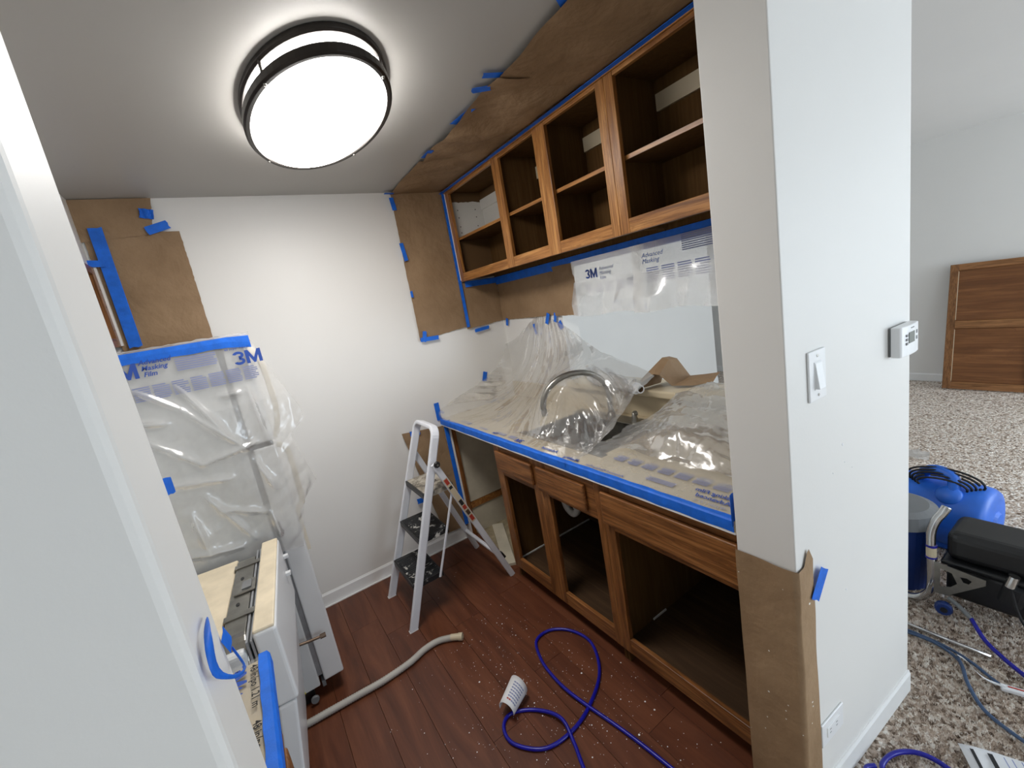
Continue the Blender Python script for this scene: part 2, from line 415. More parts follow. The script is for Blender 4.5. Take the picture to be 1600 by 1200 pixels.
# text turned into flat mesh, then wrapped on a surface
def text_polys(body, size, shear=0.0, bold=0.0):
    cu = bpy.data.curves.new('t', 'FONT'); cu.body = body; cu.size = size; cu.shear = shear; cu.offset = bold; cu.resolution_u = 2
    ob = bpy.data.objects.new('t', cu); COL.objects.link(ob)
    dg = bpy.context.evaluated_depsgraph_get(); me = bpy.data.meshes.new_from_object(ob.evaluated_get(dg))
    vs_ = [(v.co.x, v.co.y) for v in me.vertices]; fs = [tuple(p.vertices) for p in me.polygons]
    bpy.data.objects.remove(ob); bpy.data.curves.remove(cu); bpy.data.meshes.remove(me)
    return vs_, fs
def lettering(body, size, place, mat, parent, name='lettering', shear=0.0, bold=0.0):
    vs_, fs = text_polys(body, size, shear, bold)
    mb = MB(); mb.add([place(x, y) for x, y in vs_], fs)
    o = mb.build(name, mat, parent); return o
def logo(size, place, mat, parent, name='logo'):
    mb = MB(); Q = lambda pts: mb.add([place(size * x, size * y) for x, y in pts], [tuple(range(len(pts)))])
    def arc(cx, cy, rx, ry, a0, a1, th, n=12):
        for k in range(n):
            p = []
            for a, d in ((a0 + (a1 - a0) * k / n, 0), (a0 + (a1 - a0) * (k + 1) / n, 0), (a0 + (a1 - a0) * (k + 1) / n, th), (a0 + (a1 - a0) * k / n, th)):
                a = math.radians(a); p.append((cx + (rx - d) * math.cos(a), cy + (ry - d) * math.sin(a)))
            Q(p)
    arc(0.27, 0.54, 0.27, 0.20, 165, -90, 0.145); arc(0.27, 0.20, 0.27, 0.20, 90, -165, 0.145)
    Q([(0.60, 0), (0.77, 0), (0.77, 0.74), (0.60, 0.74)]); Q([(1.21, 0), (1.38, 0), (1.38, 0.74), (1.21, 0.74)])
    Q([(0.77, 0.74), (0.77, 0.40), (0.94, 0.0), (0.99, 0.0), (0.99, 0.28)]); Q([(1.21, 0.74), (0.99, 0.28), (0.99, 0.0), (1.04, 0.0), (1.21, 0.40)])
    o = mb.build(name, mat, parent, weld=1e-5); return o
def small_print(blocks, place, mat, parent, name='small_print'):
    """blocks of unreadable print: (x0, y0, x1, y1, rows)"""
    mb = MB(); r = random.Random(len(blocks))
    for x0, y0, x1, y1, rows in blocks:
        for k in range(rows):
            h = (y1 - y0) / rows; yy = y0 + k * h; e = x1 - (x1 - x0) * 0.25 * r.random() * (k % 3 == 0)
            nseg = max(1, int((e - x0) / 0.02))
            for q in range(nseg):
                a = x0 + (e - x0) * q / nseg; b = x0 + (e - x0) * (q + 1) / nseg
                mb.add([place(a, yy), place(b, yy), place(b, yy + h * 0.55), place(a, yy + h * 0.55)], [(0, 1, 2, 3)])
    o = mb.build(name, mat, parent); o['kind'] = 'stuff'; return o

# ================================================================== THE SETTING
H = 2.44; D = 2.77
# kitchen floor: sub-floor slab and laminate planks
fl = struct(MB().box(-0.92, 0.50, -0.10, 1.84, 2.90, -0.012).build('floor', 'subfloor'))
pw = 0.155; nx = 13
for i in range(nx):
    x0 = -0.80 + i * pw; x1 = min(x0 + pw, 1.15)
    if x1 - x0 < 0.02: continue
    r = random.Random(i * 5 + 3); y = 0.56 - r.random() * 0.0; cut = [0.56]
    y = 0.56 + 0.25 + r.random() * 0.75
    while y < 2.60: cut.append(y); y += 0.95 + r.random() * 0.2
    cut.append(2.77)
    for a, b in zip(cut[:-1], cut[1:]):
        MB().box(x0 + 0.0006, a + 0.0006, -0.012, x1 - 0.0006, b - 0.0006, 0.0).build('plank', 'lam', fl, bevel=0.0007, seg=1)
# carpet of the living room (with raised nap near the viewer)
cf = MB().box(-1.75, -3.40, -0.10, 6.25, 0.56, -0.004)
cf.box(1.84, 0.56, -0.10, 6.25, 4.75, -0.004)
struct(cf.build('floor_living_room', 'carpet'))
def make_pile():
    r = np.random.RandomState(3); gs = 0.0062
    X, Y = np.meshgrid(np.arange(1.18, 3.1, gs), np.arange(0.02, 0.95, gs)); X = X.ravel(); Y = Y.ravel()
    keep = (Y < 0.56 * X - 0.02) & (Y > 0.075 * X - 0.03) & ~((Y > 0.44) & (X < 1.78)); X = X[keep]; Y = Y[keep]; n = len(X)
    X = X + (r.rand(n) - .5) * gs; Y = Y + (r.rand(n) - .5) * gs; h = 0.006 + 0.007 * r.rand(n); a = r.rand(n) * 6.28
    lx = (r.rand(n) - .5) * 0.008; ly = (r.rand(n) - .5) * 0.008; w_ = 0.0038
    v = np.zeros((n, 4, 3))
    for k in range(3):
        v[:, k, 0] = X + w_ * np.cos(a + k * 2.094); v[:, k, 1] = Y + w_ * np.sin(a + k * 2.094); v[:, k, 2] = -0.006
    v[:, 3, 0] = X + lx; v[:, 3, 1] = Y + ly; v[:, 3, 2] = h - 0.004
    base = np.arange(n)[:, None] * 4
    f = np.concatenate([base + np.array([[0, 1, 3]]), base + np.array([[1, 2, 3]]), base + np.array([[2, 0, 3]])], 0)
    me = bpy.data.meshes.new('carpet_pile'); me.from_pydata(v.reshape(-1, 3).tolist(), [], f.tolist()); me.materials.append(M['carpet'])
    o = bpy.data.objects.new('carpet_pile', me); COL.objects.link(o)
    tag(o, 'mottled beige and brown carpet pile on the living room floor', 'carpet', kind='stuff')
make_pile()
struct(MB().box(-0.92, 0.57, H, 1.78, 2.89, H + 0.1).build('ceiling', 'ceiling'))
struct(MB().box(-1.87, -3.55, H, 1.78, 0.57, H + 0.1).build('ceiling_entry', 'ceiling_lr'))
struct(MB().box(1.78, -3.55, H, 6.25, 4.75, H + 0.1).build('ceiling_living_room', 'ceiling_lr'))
struct(MB().box(-0.92, D, 0, 1.84, D + 0.12, H).build('wall_back', 'wall'))
struct(MB().box(-0.92, 0.64, 0, -0.80, D, H).build('wall_left', 'wall'))
struct(MB().box(-1.75, 0.49, 0, -0.108, 0.64, H).build('wall_left_stub', 'wall', bevel=0.012, seg=3))
struct(MB().prism([(1.045, 0.49), (1.735, 0.450), (1.84, 0.645), (1.045, 0.645)], 'z', 0, H).build('wall_right_stub', 'wall', bevel=0.003, seg=2))
# partition with the pass-through
struct(MB().box(1.72, 0.645, 0, 1.84, 2.08, 1.05).build('wall_pass_through_lower', 'wall'))
struct(MB().box(1.72, 0.645, 1.80, 1.84, 2.08, H).build('wall_pass_through_header', 'wall'))
struct(MB().box(1.72, 2.08, 0, 1.84, D, H).build('wall_pass_through_pier', 'wall'))
# living room
struct(MB().box(1.72, D, 0, 1.84, 3.46, H).build('wall_dining_side', 'wall'))
struct(MB().box(1.72, 3.46, 0, 5.47, 3.58, H).build('wall_dining_back', 'wall'))
struct(MB().box(5.35, 3.58, 0, 5.47, 4.62, H).build('wall_hall_side', 'wall'))
struct(MB().box(5.35, 4.62, 0, 6.25, 4.74, H).build('wall_hall_end', 'wall'))
struct(MB().box(6.10, -3.52, 0, 6.25, 4.62, H).build('wall_right', 'wall'))
struct(MB().box(-1.87, -3.52, 0, -1.75, 0.64, H).build('wall_far_left', 'wall'))
# wall behind the viewer with a patio window and a smaller one added for fill light
for nm, a in (('wall_front_left', (-1.75, 0, 1.10, H)), ('wall_front_middle', (2.30, 0, 3.65, H)), ('wall_front_right', (6.05, 0, 6.10, H)),
              ('wall_front_header_small', (1.10, 2.10, 2.30, H)), ('wall_front_sill_small', (1.10, 0, 2.30, 0.80)),
              ('wall_front_header', (3.65, 2.20, 6.05, H)), ('wall_front_sill', (3.65, 0, 6.05, 0.20))):
    struct(MB().box(a[0], -3.52, a[1], a[2], -3.40, a[3]).build(nm, 'wall'))
for k, (x0, x1, z0, z1) in enumerate(((3.65, 6.05, 0.20, 2.20), (1.10, 2.30, 0.80, 2.10))):  # the second window is added for its fill light
    xm = (x0 + x1) / 2
    wn = MB().box(x0, -3.48, z0, x0 + 0.06, -3.42, z1).box(x1 - 0.06, -3.48, z0, x1, -3.42, z1).box(x0 + 0.06, -3.48, z0, x1 - 0.06, -3.42, z0 + 0.06).box(x0 + 0.06, -3.48, z1 - 0.06, x1 - 0.06, -3.42, z1).box(xm - 0.03, -3.48, z0 + 0.06, xm + 0.03, -3.42, z1 - 0.06)
    wn = struct(wn.build('window_%d' % (k + 1), 'trim'))
    for a, b in ((x0 + 0.06, xm - 0.03), (xm + 0.03, x1 - 0.06)): MB().box(a, -3.452, z0 + 0.06, b, -3.448, z1 - 0.06).build('pane', 'glass', wn)

# baseboards: board with a cap bead
def baseboard(name, p0, p1, n, h=0.085, t=0.008):
    p0, p1, n = Vector(p0), Vector(p1), Vector(n).normalized()
    prof = [(0, 0), (t, 0), (t, h - 0.012), (t * 0.5, h - 0.004), (t * 0.4, h), (0, h)]
    v = [p0 + n * a + Vector((0, 0, b)) for a, b in prof] + [p1 + n * a + Vector((0, 0, b)) for a, b in prof]; k = len(prof)
    return struct(MB().add(v, [tuple(range(k)), tuple(range(2 * k - 1, k - 1, -1))] + [(i, (i + 1) % k, k + (i + 1) % k, k + i) for i in range(k)]).build(name, 'trim'))
baseboard('baseboard_back', (-0.0, D, 0), (1.06, D, 0), (0, -1, 0))
_n = Vector((-(0.450 - 0.49), (1.045 - 1.735), 0)) * 1.0
baseboard('baseboard_right_stub', (1.10, 0.4868, 0), (1.737, 0.4498, 0), (-0.058, -1, 0))
baseboard('baseboard_living_room', (6.10, -3.4, 0), (6.10, 4.6, 0), (-1, 0, 0))
baseboard('baseboard_dining', (1.84, 3.46, 0), (5.47, 3.46, 0), (0, -1, 0))
baseboard('baseboard_left_stub', (-1.75, 0.49, 0), (-0.108, 0.49, 0), (0, -1, 0))
# white caulk line along the foot of the back baseboard
struct(MB().box(0.0, 2.748, 0.0, 1.06, 2.760, 0.006).build('trim_1', 'trim'))

# ================================================================== CEILING LIGHT
def ceiling_light():
    cx, cy = 0.437, 1.69; A, B = 0.228, 0.442
    t = thing('ceiling_light', 'oval flush ceiling light with two dark bronze rings and glowing white diffuser', 'ceiling light', (cx, cy, H))
    def ring(z0, z1, win, wout, name):
        # band of rectangular-round section following the oval
        n = 72; prof = [(wout, z0 + 0.006), (wout, z1 - 0.004), (wout - 0.004, z1), (win, z1), (win, z0 + 0.010), (win + 0.006, z0), (wout - 0.006, z0)]
        mb = MB(); m = len(prof); vs_ = []
        for k in range(n):
            a = 2 * math.pi * k / n
            for o_, z in prof: vs_.append((cx + (A + o_) * math.cos(a), cy + (B + o_) * math.sin(a), z))
        mb.add(vs_, [(k * m + i, ((k + 1) % n) * m + i, ((k + 1) % n) * m + (i + 1) % m, k * m + (i + 1) % m) for k in range(n) for i in range(m)])
        return mb.build(name, 'dark_metal', t, smooth=False, bevel=0.001)
    ring(2.418, 2.440, -0.022, 0.0, 'upper_ring')
    ring(2.362, 2.392, -0.022, 0.002, 'lower_ring')
    # diffuser: drum with shallow domed bottom
    prof = [(0.985, 2.439), (0.985, 2.372), (0.975, 2.362), (0.90, 2.352), (0.7, 2.340), (0.45, 2.332), (0.2, 2.328), (0.0, 2.327)]
    mb = MB().lathe([(r, z) for r, z in prof], (cx, cy, 0), n=64, sx=A - 0.022, sy=B - 0.022)
    mb.build('diffuser', emit('lit_diffuser', (1.0, 0.965, 0.925, 1), 25.0), t, smooth=True, weld=1e-5)
    for a in (35, 128, 215, 305):
        a = math.radians(a); x, y = cx + (A - 0.006) * math.cos(a), cy + (B - 0.006) * math.sin(a)
        MB().bar([(x, y, 2.425), (x, y, 2.385)], 0.008, 0.008, (1, 0, 0)).build('post', 'dark_metal', t)
        MB().lathe([(0.0, 0.006), (0.004, 0.005), (0.005, 0.0)], (x, y, 2.362), (0, 0, -1), n=10).build('screw', 'steel', t, smooth=True)
ceiling_light()

# ================================================================== WALL CABINETS (right)
UX = 1.42; UZ0, UZ1 = 1.83, 2.438; OZ0, OZ1 = 1.885, 2.402
def wall_cabinet(label, y0, y1, openings, first):
    t = thing('wall_cabinet', label, 'cabinet', (UX, (y0 + y1) / 2, UZ0), 'wall cabinets over the pass-through')
    # stiles between openings
    edges = [y1] + [e for o_ in openings for e in o_] + [y0]
    for a, b in zip(edges[0::2], edges[1::2]):
        if a - b > 0.005: MB().box(UX, b, UZ0, UX + 0.02, a, UZ1).build('stile', 'oak_z', t, bevel=0.002)
    for a, b in openings:
        MB().box(UX + 0.0005, b, UZ0, UX + 0.02, a, OZ0).build('bottom_rail', 'oak_y', t, bevel=0.002)
        MB().box(UX + 0.0005, b, OZ1, UX + 0.02, a, UZ1).build('top_rail', 'oak_y', t, bevel=0.002)
    MB().box(UX + 0.02, y0 + 0.002, UZ0 + 0.025, 1.705, y1 - 0.002, UZ0 + 0.038).build('bottom_panel', 'ply', t)
    MB().box(UX + 0.02, y0 + 0.002, UZ1 - 0.014, 1.705, y1 - 0.002, UZ1 - 0.002).build('top_panel', 'ply', t)
    MB().box(1.705, y0 + 0.002, UZ0 + 0.001, 1.716, y1 - 0.002, UZ1 - 0.002).build('back_panel', 'ply', t)
    MB().box(UX + 0.02, y0 + 0.002, UZ0 + 0.01, 1.716, y0 + 0.014, UZ1 - 0.002).build('side_panel', 'ply', t)
    MB().box(UX + 0.02, y1 - 0.014, UZ0 + 0.01, 1.716, y1 - 0.002, UZ1 - 0.002).build('side_panel', 'ply' if not first else 'half_white', t)
    zs = 2.105
    divs = [y1 - 0.014] + [(openings[i][1] + openings[i + 1][0]) / 2 for i in range(len(openings) - 1)] + [y0 + 0.014]
    for i, (a, b) in enumerate(zip(divs[:-1], divs[1:])):
        lip = MB().box(UX + 0.03, b + 0.008, zs, 1.704, a - 0.008, zs + 0.016).build('shelf', 'ply', t)
        MB().box(UX + 0.026, b + 0.008, zs, UX + 0.030, a - 0.008, zs + 0.016).build('shelf_edge', 'oak_y', lip)
        if i < len(divs) - 2: MB().box(UX + 0.02, b - 0.006, UZ0 + 0.038, 1.704, b + 0.006, UZ1 - 0.014).build('divider', 'ply', t)
        if not (first and i == 0):
            MB().box(1.692, b + 0.01, 2.305, 1.705, a - 0.01, 2.37).build('hanging_rail', 'cream', t)
    if first:
        a, b = divs[0], divs[1]
        MB().box(1.698, b + 0.012, zs + 0.016, 1.7045, a - 0.002, UZ1 - 0.016).build('sprayed_back', 'half_white', t)
        MB().box(1.688, b + 0.012, 2.305, 1.698, a - 0.002, 2.37).build('hanging_rail', 'white_in', t)
        for k, zz in enumerate((2.16, 2.20, 2.26, 2.31)):
            for xx in (1.50, 1.64): MB().lathe([(0, 0.0006), (0.004, 0.0006), (0.004, 0)], (xx, a - 0.0005, zz), (0, -1, 0), n=8).build('shelf_pin_hole', 'rubber', t)
    MB().box(UX - 0.012, y0, UZ1 - 0.022, UX + 0.001, y1, UZ1 + 0.001).build('top_moulding', 'oak_y', t, bevel=0.003)
    return t
wall_cabinet('doorless oak wall cabinet with three open bays, next to the back wall', 1.267, 2.768, [(2.70, 2.132), (2.062, 1.740), (1.648, 1.313)], True)
wall_cabinet('doorless oak wall cabinet with one dark bay, next to the switch wall', 0.648, 1.266, [(1.22, 0.70)], False)

# upper cabinet over the fridge (mostly behind the left wall end)
t = thing('wall_cabinet', 'doorless brown cabinet above the fridge with drilled stile', 'cabinet', (-0.62, 2.3, 1.76), 'wall cabinets above the fridge')
MB().box(-0.47, 2.706, 1.76, -0.448, 2.762, 2.135).build('stile', 'oakd_z', t, bevel=0.002)
MB().box(-0.47, 1.80, 1.76, -0.448, 2.706, 1.80).build('bottom_rail', 'oakd_y', t)
MB().box(-0.47, 1.80, 2.10, -0.448, 2.706, 2.135).build('top_rail', 'oakd_y', t)
MB().box(-0.47, 1.75, 1.76, -0.448, 1.80, 2.135).build('stile', 'oakd_z', t, bevel=0.002)
MB().box(-0.80, 1.75, 1.765, -0.47, 2.762, 1.778).build('bottom_panel', 'ply_dk', t)
MB().box(-0.80, 1.75, 2.12, -0.47, 2.762, 2.135).build('top_panel', 'ply_dk', t)
MB().box(-0.80, 1.75, 1.765, -0.79, 2.762, 2.135).build('back_panel', 'ply_dk', t)
for zz in (1.84, 1.95, 2.03): MB().lathe([(0, 0.0006), (0.004, 0.0006), (0.004, 0)], (-0.448, 2.725, zz), (1, 0, 0), n=8).build('screw_hole', 'rubber', t)
# soffit above it
struct(MB().box(-0.80, 0.64, 2.137, -0.46, D, H).build('trim_2', 'wall'))

# ================================================================== BASE CABINETS (right)
BX = 1.08; BZ0, BZ1 = 0.078, 0.884
def base_cabinet(label, y0, y1, doors, drawers, zdoor, open_left=False):
    t = thing('base_cabinet', label, 'cabinet', (BX, (y0 + y1) / 2, 0), 'doorless base cabinets under the counter')
    edges = [y1] + [e for o_ in doors for e in o_] + [y0]
    for a, b in zip(edges[0::2], edges[1::2]): MB().box(BX, b, BZ0, BX + 0.02, a, BZ1).build('stile', 'oakd_z', t, bevel=0.002)
    for a, b in doors:
        MB().box(BX + 0.0005, b, BZ0, BX + 0.02, a, zdoor[0]).build('bottom_rail', 'oakd_y', t, bevel=0.002)
        MB().box(BX + 0.0005, b, zdoor[1], BX + 0.02, a, BZ1).build('top_rail', 'oakd_y', t, bevel=0.002)
    for a, b, z0, z1 in drawers:
        d = MB().box(BX - 0.018, b, z0, BX - 0.0005, a, z1).build('drawer_front', 'oakd_y', t, bevel=0.006, seg=3)
    MB().box(BX + 0.02, y0 + 0.002, BZ0 + 0.02, 1.70, y1 - 0.002, BZ0 + 0.034).build('floor_panel', 'ply_dk', t)
    MB().box(1.690, y0 + 0.002, 0.0, 1.702, y1 - 0.002, BZ1).build('back_panel', 'ply_dk', t)
    MB().box(BX + 0.02, y0 + 0.002, 0.0, 1.70, y0 + 0.016, BZ1).build('side_panel', 'ply', t)
    MB().box(BX + 0.02, y1 - 0.016, 0.0, 1.70, y1 - 0.002, BZ1).build('side_panel', 'ply', t)
    MB().box(BX + 0.06, y0, 0.0, BX + 0.075, y1, BZ0 + 0.02).build('toe_kick', 'ply_dk', t)
    return t
sink_cab = base_cabinet('aged oak sink cabinet without doors, two small drawer fronts, drain trap inside', 1.236, 2.10, [(2.030, 1.735), (1.610, 1.275)],
             [(2.068, 1.712, 0.722, 0.838), (1.672, 1.325, 0.712, 0.838)], (0.150, 0.690))
wide_cab = base_cabinet('aged oak cabinet with one wide drawer front and a deep dark opening', 0.648, 1.235, [(1.183, 0.662)],
             [(1.226, 0.655, 0.700, 0.842)], (0.152, 0.672))
# drain trap under the sink
t = thing('drain_trap', 'white plastic drain trap hanging inside the sink cabinet', 'pipe', (1.42, 1.900, 0.350))
MB().tube(curve3([(1.42, 1.840, 0.840), (1.42, 1.840, 0.470), (1.42, 1.845, 0.390), (1.42, 1.890, 0.345), (1.42, 1.945, 0.370), (1.42, 1.960, 0.440), (1.46, 1.965, 0.480), (1.56, 1.965, 0.490), (1.69, 1.965, 0.490)], 44), 0.021, 12, (1, 0.01, 0)).build('bent_pipe', 'pvc', t, smooth=True)
MB().tube([(1.42, 1.840, 0.480), (1.42, 1.840, 0.515)], 0.029, 12, (1, 0, 0)).build('slip_nut', 'pvc', t)
MB().tube([(1.42, 1.840, 0.400), (1.42, 1.848, 0.440)], 0.029, 12, (1, 0, 0)).build('slip_nut', 'pvc', t)
# pale strips painting leaked light where the side panels meet the cabinet floors
MB().box(1.102, 2.0775, 0.1125, 1.685, 2.0838, 0.1195).build('gap_light_strip', 'trim', sink_cab)
MB().box(1.27, 1.2130, 0.1125, 1.36, 1.2188, 0.1195).build('gap_light_strip', 'trim', wide_cab)

# ================================================================== COUNTER with sink, faucet, raised ledge
ct = MB().box(1.055, 0.650, 0.884, 1.20, 2.768, 0.926).box(1.20, 0.650, 0.884, 1.60, 1.33, 0.926).box(1.20, 1.93, 0.884, 1.60, 2.768, 0.926).box(1.60, 0.650, 0.884, 1.715, 2.768, 0.926)
ctop = ct.build('countertop', 'cream', weld=1e-5); tag(ctop, 'cream laminate countertop running along the pass-through wall', 'countertop')
MB().box(1.700, 0.650, 0.926, 1.7185, 2.768, 1.040).build('backsplash', 'cream', ctop, bevel=0.003)
led = MB().box(1.665, 0.650, 1.050, 1.885, 2.078, 1.088).build('ledge_top', 'cream', bevel=0.008)
tag(led, 'raised cream ledge board on the pass-through wall', 'ledge')
sk = thing('kitchen_sink', 'steel kitchen sink bowl sunk in the cream counter', 'sink', (1.40, 1.63, 0.9))
for y0 in (1.33, 1.915): MB().box(1.20, y0, 0.74, 1.60, y0 + 0.015, 0.925).build('bowl_end', 'steel', sk)
for x0 in (1.20, 1.585): MB().box(x0, 1.345, 0.74, x0 + 0.015, 1.915, 0.925).build('bowl_side', 'steel', sk)
MB().box(1.215, 1.345, 0.74, 1.585, 1.915, 0.75).build('bowl_floor', 'steel', sk)
MB().box(1.18, 1.31, 0.9265, 1.215, 1.95, 0.930).build('rim_front', 'steel', sk); MB().box(1.585, 1.31, 0.9265, 1.66, 1.95, 0.930).build('rim_back', 'steel', sk)
fc = thing('faucet', 'brushed gooseneck kitchen faucet under clear film with small lever handle', 'faucet', (1.59, 1.64, 0.93))
arc = [(1.585, 1.63, 0.93), (1.585, 1.63, 1.06)] + [(1.415 + 0.170 * math.cos(a), 1.63 + 0.07 * (1 - math.cos(a)), 1.075 + 0.150 * math.sin(a)) for a in np.linspace(0.1, math.pi - 0.1, 16)] + [(1.245, 1.77, 1.07), (1.246, 1.77, 1.035)]
MB().tube(arc, 0.0155, 14, (0, 1, 0)).build('gooseneck', 'steel', fc, smooth=True)
MB().lathe([(0.0, 0.045), (0.018, 0.045), (0.024, 0.012), (0.028, 0.0)], (1.585, 1.63, 0.93), n=16).build('base', 'steel', fc, smooth=True)
lev = MB().lathe([(0.0, 0.058), (0.010, 0.055), (0.014, 0.03), (0.022, 0.0)], (1.60, 1.485, 0.93), n=16).build('handle_post', 'steel', fc, smooth=True)
MB().bar(curve3([(1.60, 1.485, 0.982), (1.585, 1.465, 0.996), (1.565, 1.44, 0.998), (1.55, 1.425, 0.994)], 8), 0.016, 0.007, (0, 0, 1)).build('lever', 'steel', lev)
MB().box(1.565, 1.40, 0.926, 1.64, 1.70, 0.932).build('deck_plate', 'steel', fc, bevel=0.002)

# dishwasher bay at the back wall end
by = struct(MB().box(1.135, 2.752, 0.255, 1.715, 2.768, 0.884).build('trim_3', 'drywall'))
struct(MB().box(1.135, 2.745, 0.205, 1.715, 2.766, 0.250).build('trim_4', 'oak_y'))
struct(MB().box(1.135, 2.755, 0.0, 1.715, 2.768, 0.205).build('trim_5', 'drywall'))
o = MB().box(1.105, 2.728, 0.0, 1.135, 2.766, 0.884).build('filler_strip', 'oakd_z', bevel=0.002); tag(o, 'upright oak filler strip at the back wall beside the empty bay', 'filler strip')
o = MB().box(1.088, 2.735, 0.03, 1.105, 2.766, 0.884).build('white_trim_strip', 'trim'); tag(o, 'thin white upright strip beside blue tape by the empty bay', 'trim strip')
o = MB().obox((1.20, 2.46, 0.012), (0.035, -0.02, 0), (0.10, 0.24, 0.004), (0, 0, 0.010)).build('loose_board', 'drywall', bevel=0.002); tag(o, 'pale loose board lying in the empty bay behind the ladder', 'board')
o = MB().box(1.15, 2.11, -0.012, 1.716, 2.76, 0.001).build('bay_floor', 'subfloor'); tag(o, 'bare dirty subfloor inside the empty bay', 'subfloor')

# ================================================================== MASKING FILM over the counter
def sheet(name, label, P, mat='film', cat='masking film', group=None, parent=None):
    o = MB().grid(P).build(name, mat, parent, smooth=True)
    if parent is None: tag(o, label, cat, group)
    return o
def profile_sheet(stations, nu, nv):
    """stations: list of (y, [(x,z)...]) with equal counts -> (nu,nv,3)"""
    A = np.array([[(x, y, z) for x, z in pr] for y, pr in stations], float)
    B = spline(A, nu); return np.swapaxes(spline(np.swapaxes(B, 0, 1), nv), 0, 1)
def normals(P):
    du = np.gradient(P, axis=0); dv = np.gradient(P, axis=1); n = np.cross(du, dv); return n / (np.linalg.norm(n, axis=2, keepdims=True) + 1e-9)
ZF = 0.9285
st1 = [(2.764, [(1.056, ZF), (1.062, 0.985), (1.20, 1.035), (1.36, 1.085), (1.50, 1.135), (1.62, 1.21), (1.700, 1.33)]),
       (2.60, [(1.056, ZF), (1.12, 0.945), (1.24, 0.955), (1.38, 0.985), (1.52, 1.045), (1.63, 1.16), (1.705, 1.38)]),
       (2.44, [(1.056, ZF), (1.14, 0.935), (1.27, 0.945), (1.42, 0.99), (1.55, 1.08), (1.65, 1.23), (1.712, 1.47)]),
       (2.30, [(1.056, ZF), (1.15, 0.934), (1.28, 0.948), (1.44, 1.005), (1.57, 1.12), (1.67, 1.30), (1.714, 1.515)]),
       (2.15, [(1.056, ZF), (1.15, 0.935), (1.28, 0.96), (1.43, 1.03), (1.56, 1.14), (1.66, 1.28), (1.714, 1.475)]),
       (2.00, [(1.056, ZF), (1.14, 0.937), (1.25, 0.985), (1.36, 1.06), (1.50, 1.17), (1.63, 1.27), (1.716, 1.40)]),
       (1.86, [(1.056, ZF), (1.13, 0.932), (1.20, 0.950), (1.262, 1.03), (1.36, 1.175), (1.56, 1.245), (1.73, 1.30)]),
       (1.77, [(1.056, ZF), (1.12, 0.932), (1.175, 0.955), (1.225, 1.06), (1.30, 1.195), (1.52, 1.245), (1.73, 1.26)]),
       (1.69, [(1.056, ZF), (1.12, 0.932), (1.19, 0.948), (1.27, 1.02), (1.36, 1.16), (1.54, 1.235), (1.73, 1.235)]),
       (1.58, [(1.056, ZF), (1.12, 0.932), (1.22, 0.948), (1.34, 1.00), (1.46, 1.10), (1.58, 1.19), (1.73, 1.21)]),
       (1.46, [(1.056, ZF), (1.11, 0.931), (1.21, 0.940), (1.33, 0.965), (1.45, 1.04), (1.56, 1.14), (1.70, 1.18)]),
       (1.38, [(1.056, ZF), (1.10, 0.931), (1.18, 0.938), (1.28, 0.97), (1.40, 1.05), (1.53, 1.12), (1.66, 1.165)])]
P = profile_sheet(st1, 300, 150)
U, V = np.meshgrid(np.linspace(0, 1.4, 300), np.linspace(0, 0.9, 150), indexing='ij')
vv = np.linspace(0, 1, 150)[None, :]
amp = np.clip((vv - 0.06) * 3.0, 0, 1) * np.ones((300, 1))
# folds running from the gathered tip down to the front edge
tipu = 0.40; ang = np.arctan2(U - tipu, 1.06 - V)
rad = np.sqrt((U - tipu) ** 2 + (1.06 - V) ** 2)
fold = 0.026 * crumple(ang * 1.1, rad * 0.20, 15, 7, 2.6)
tip2 = np.arctan2(U - 1.0, 0.62 - V); rad2 = np.sqrt((U - 1.0) ** 2 + (0.62 - V) ** 2)
k2 = np.clip((U - 0.80) * 7, 0, 1) * np.clip((0.62 - V) * 8, 0, 1)
fold2 = 0.022 * crumple(tip2 * 1.0, rad2 * 0.25, 25, 6, 2.6)
h = ((fold * (1 - k2) + fold2 * k2) * np.clip(rad * 1.6, 0.15, 1) + 0.007 * crumple(U, V, 5, 7, 3.6) + 0.008 * crumple(ang * 2.0, rad * 0.7, 35, 7, 4.0) + 0.004 * crumple(U, V, 36, 6, 8.0)) * amp
P = P + normals(P) * h[:, :, None]
P[:, :, 2] = np.maximum(P[:, :, 2], 0.9275)
P[:, :, 1] = np.minimum(P[:, :, 1], 2.7655)
pz = P[:, :, 1] > 2.08; P[:, :, 0] = np.where(pz, np.minimum(P[:, :, 0], 1.7165), P[:, :, 0])
film_l = sheet('masking_film', 'clear film draped from the wall corner over the counter and faucet', P, 'film', group='clear masking film sheets')

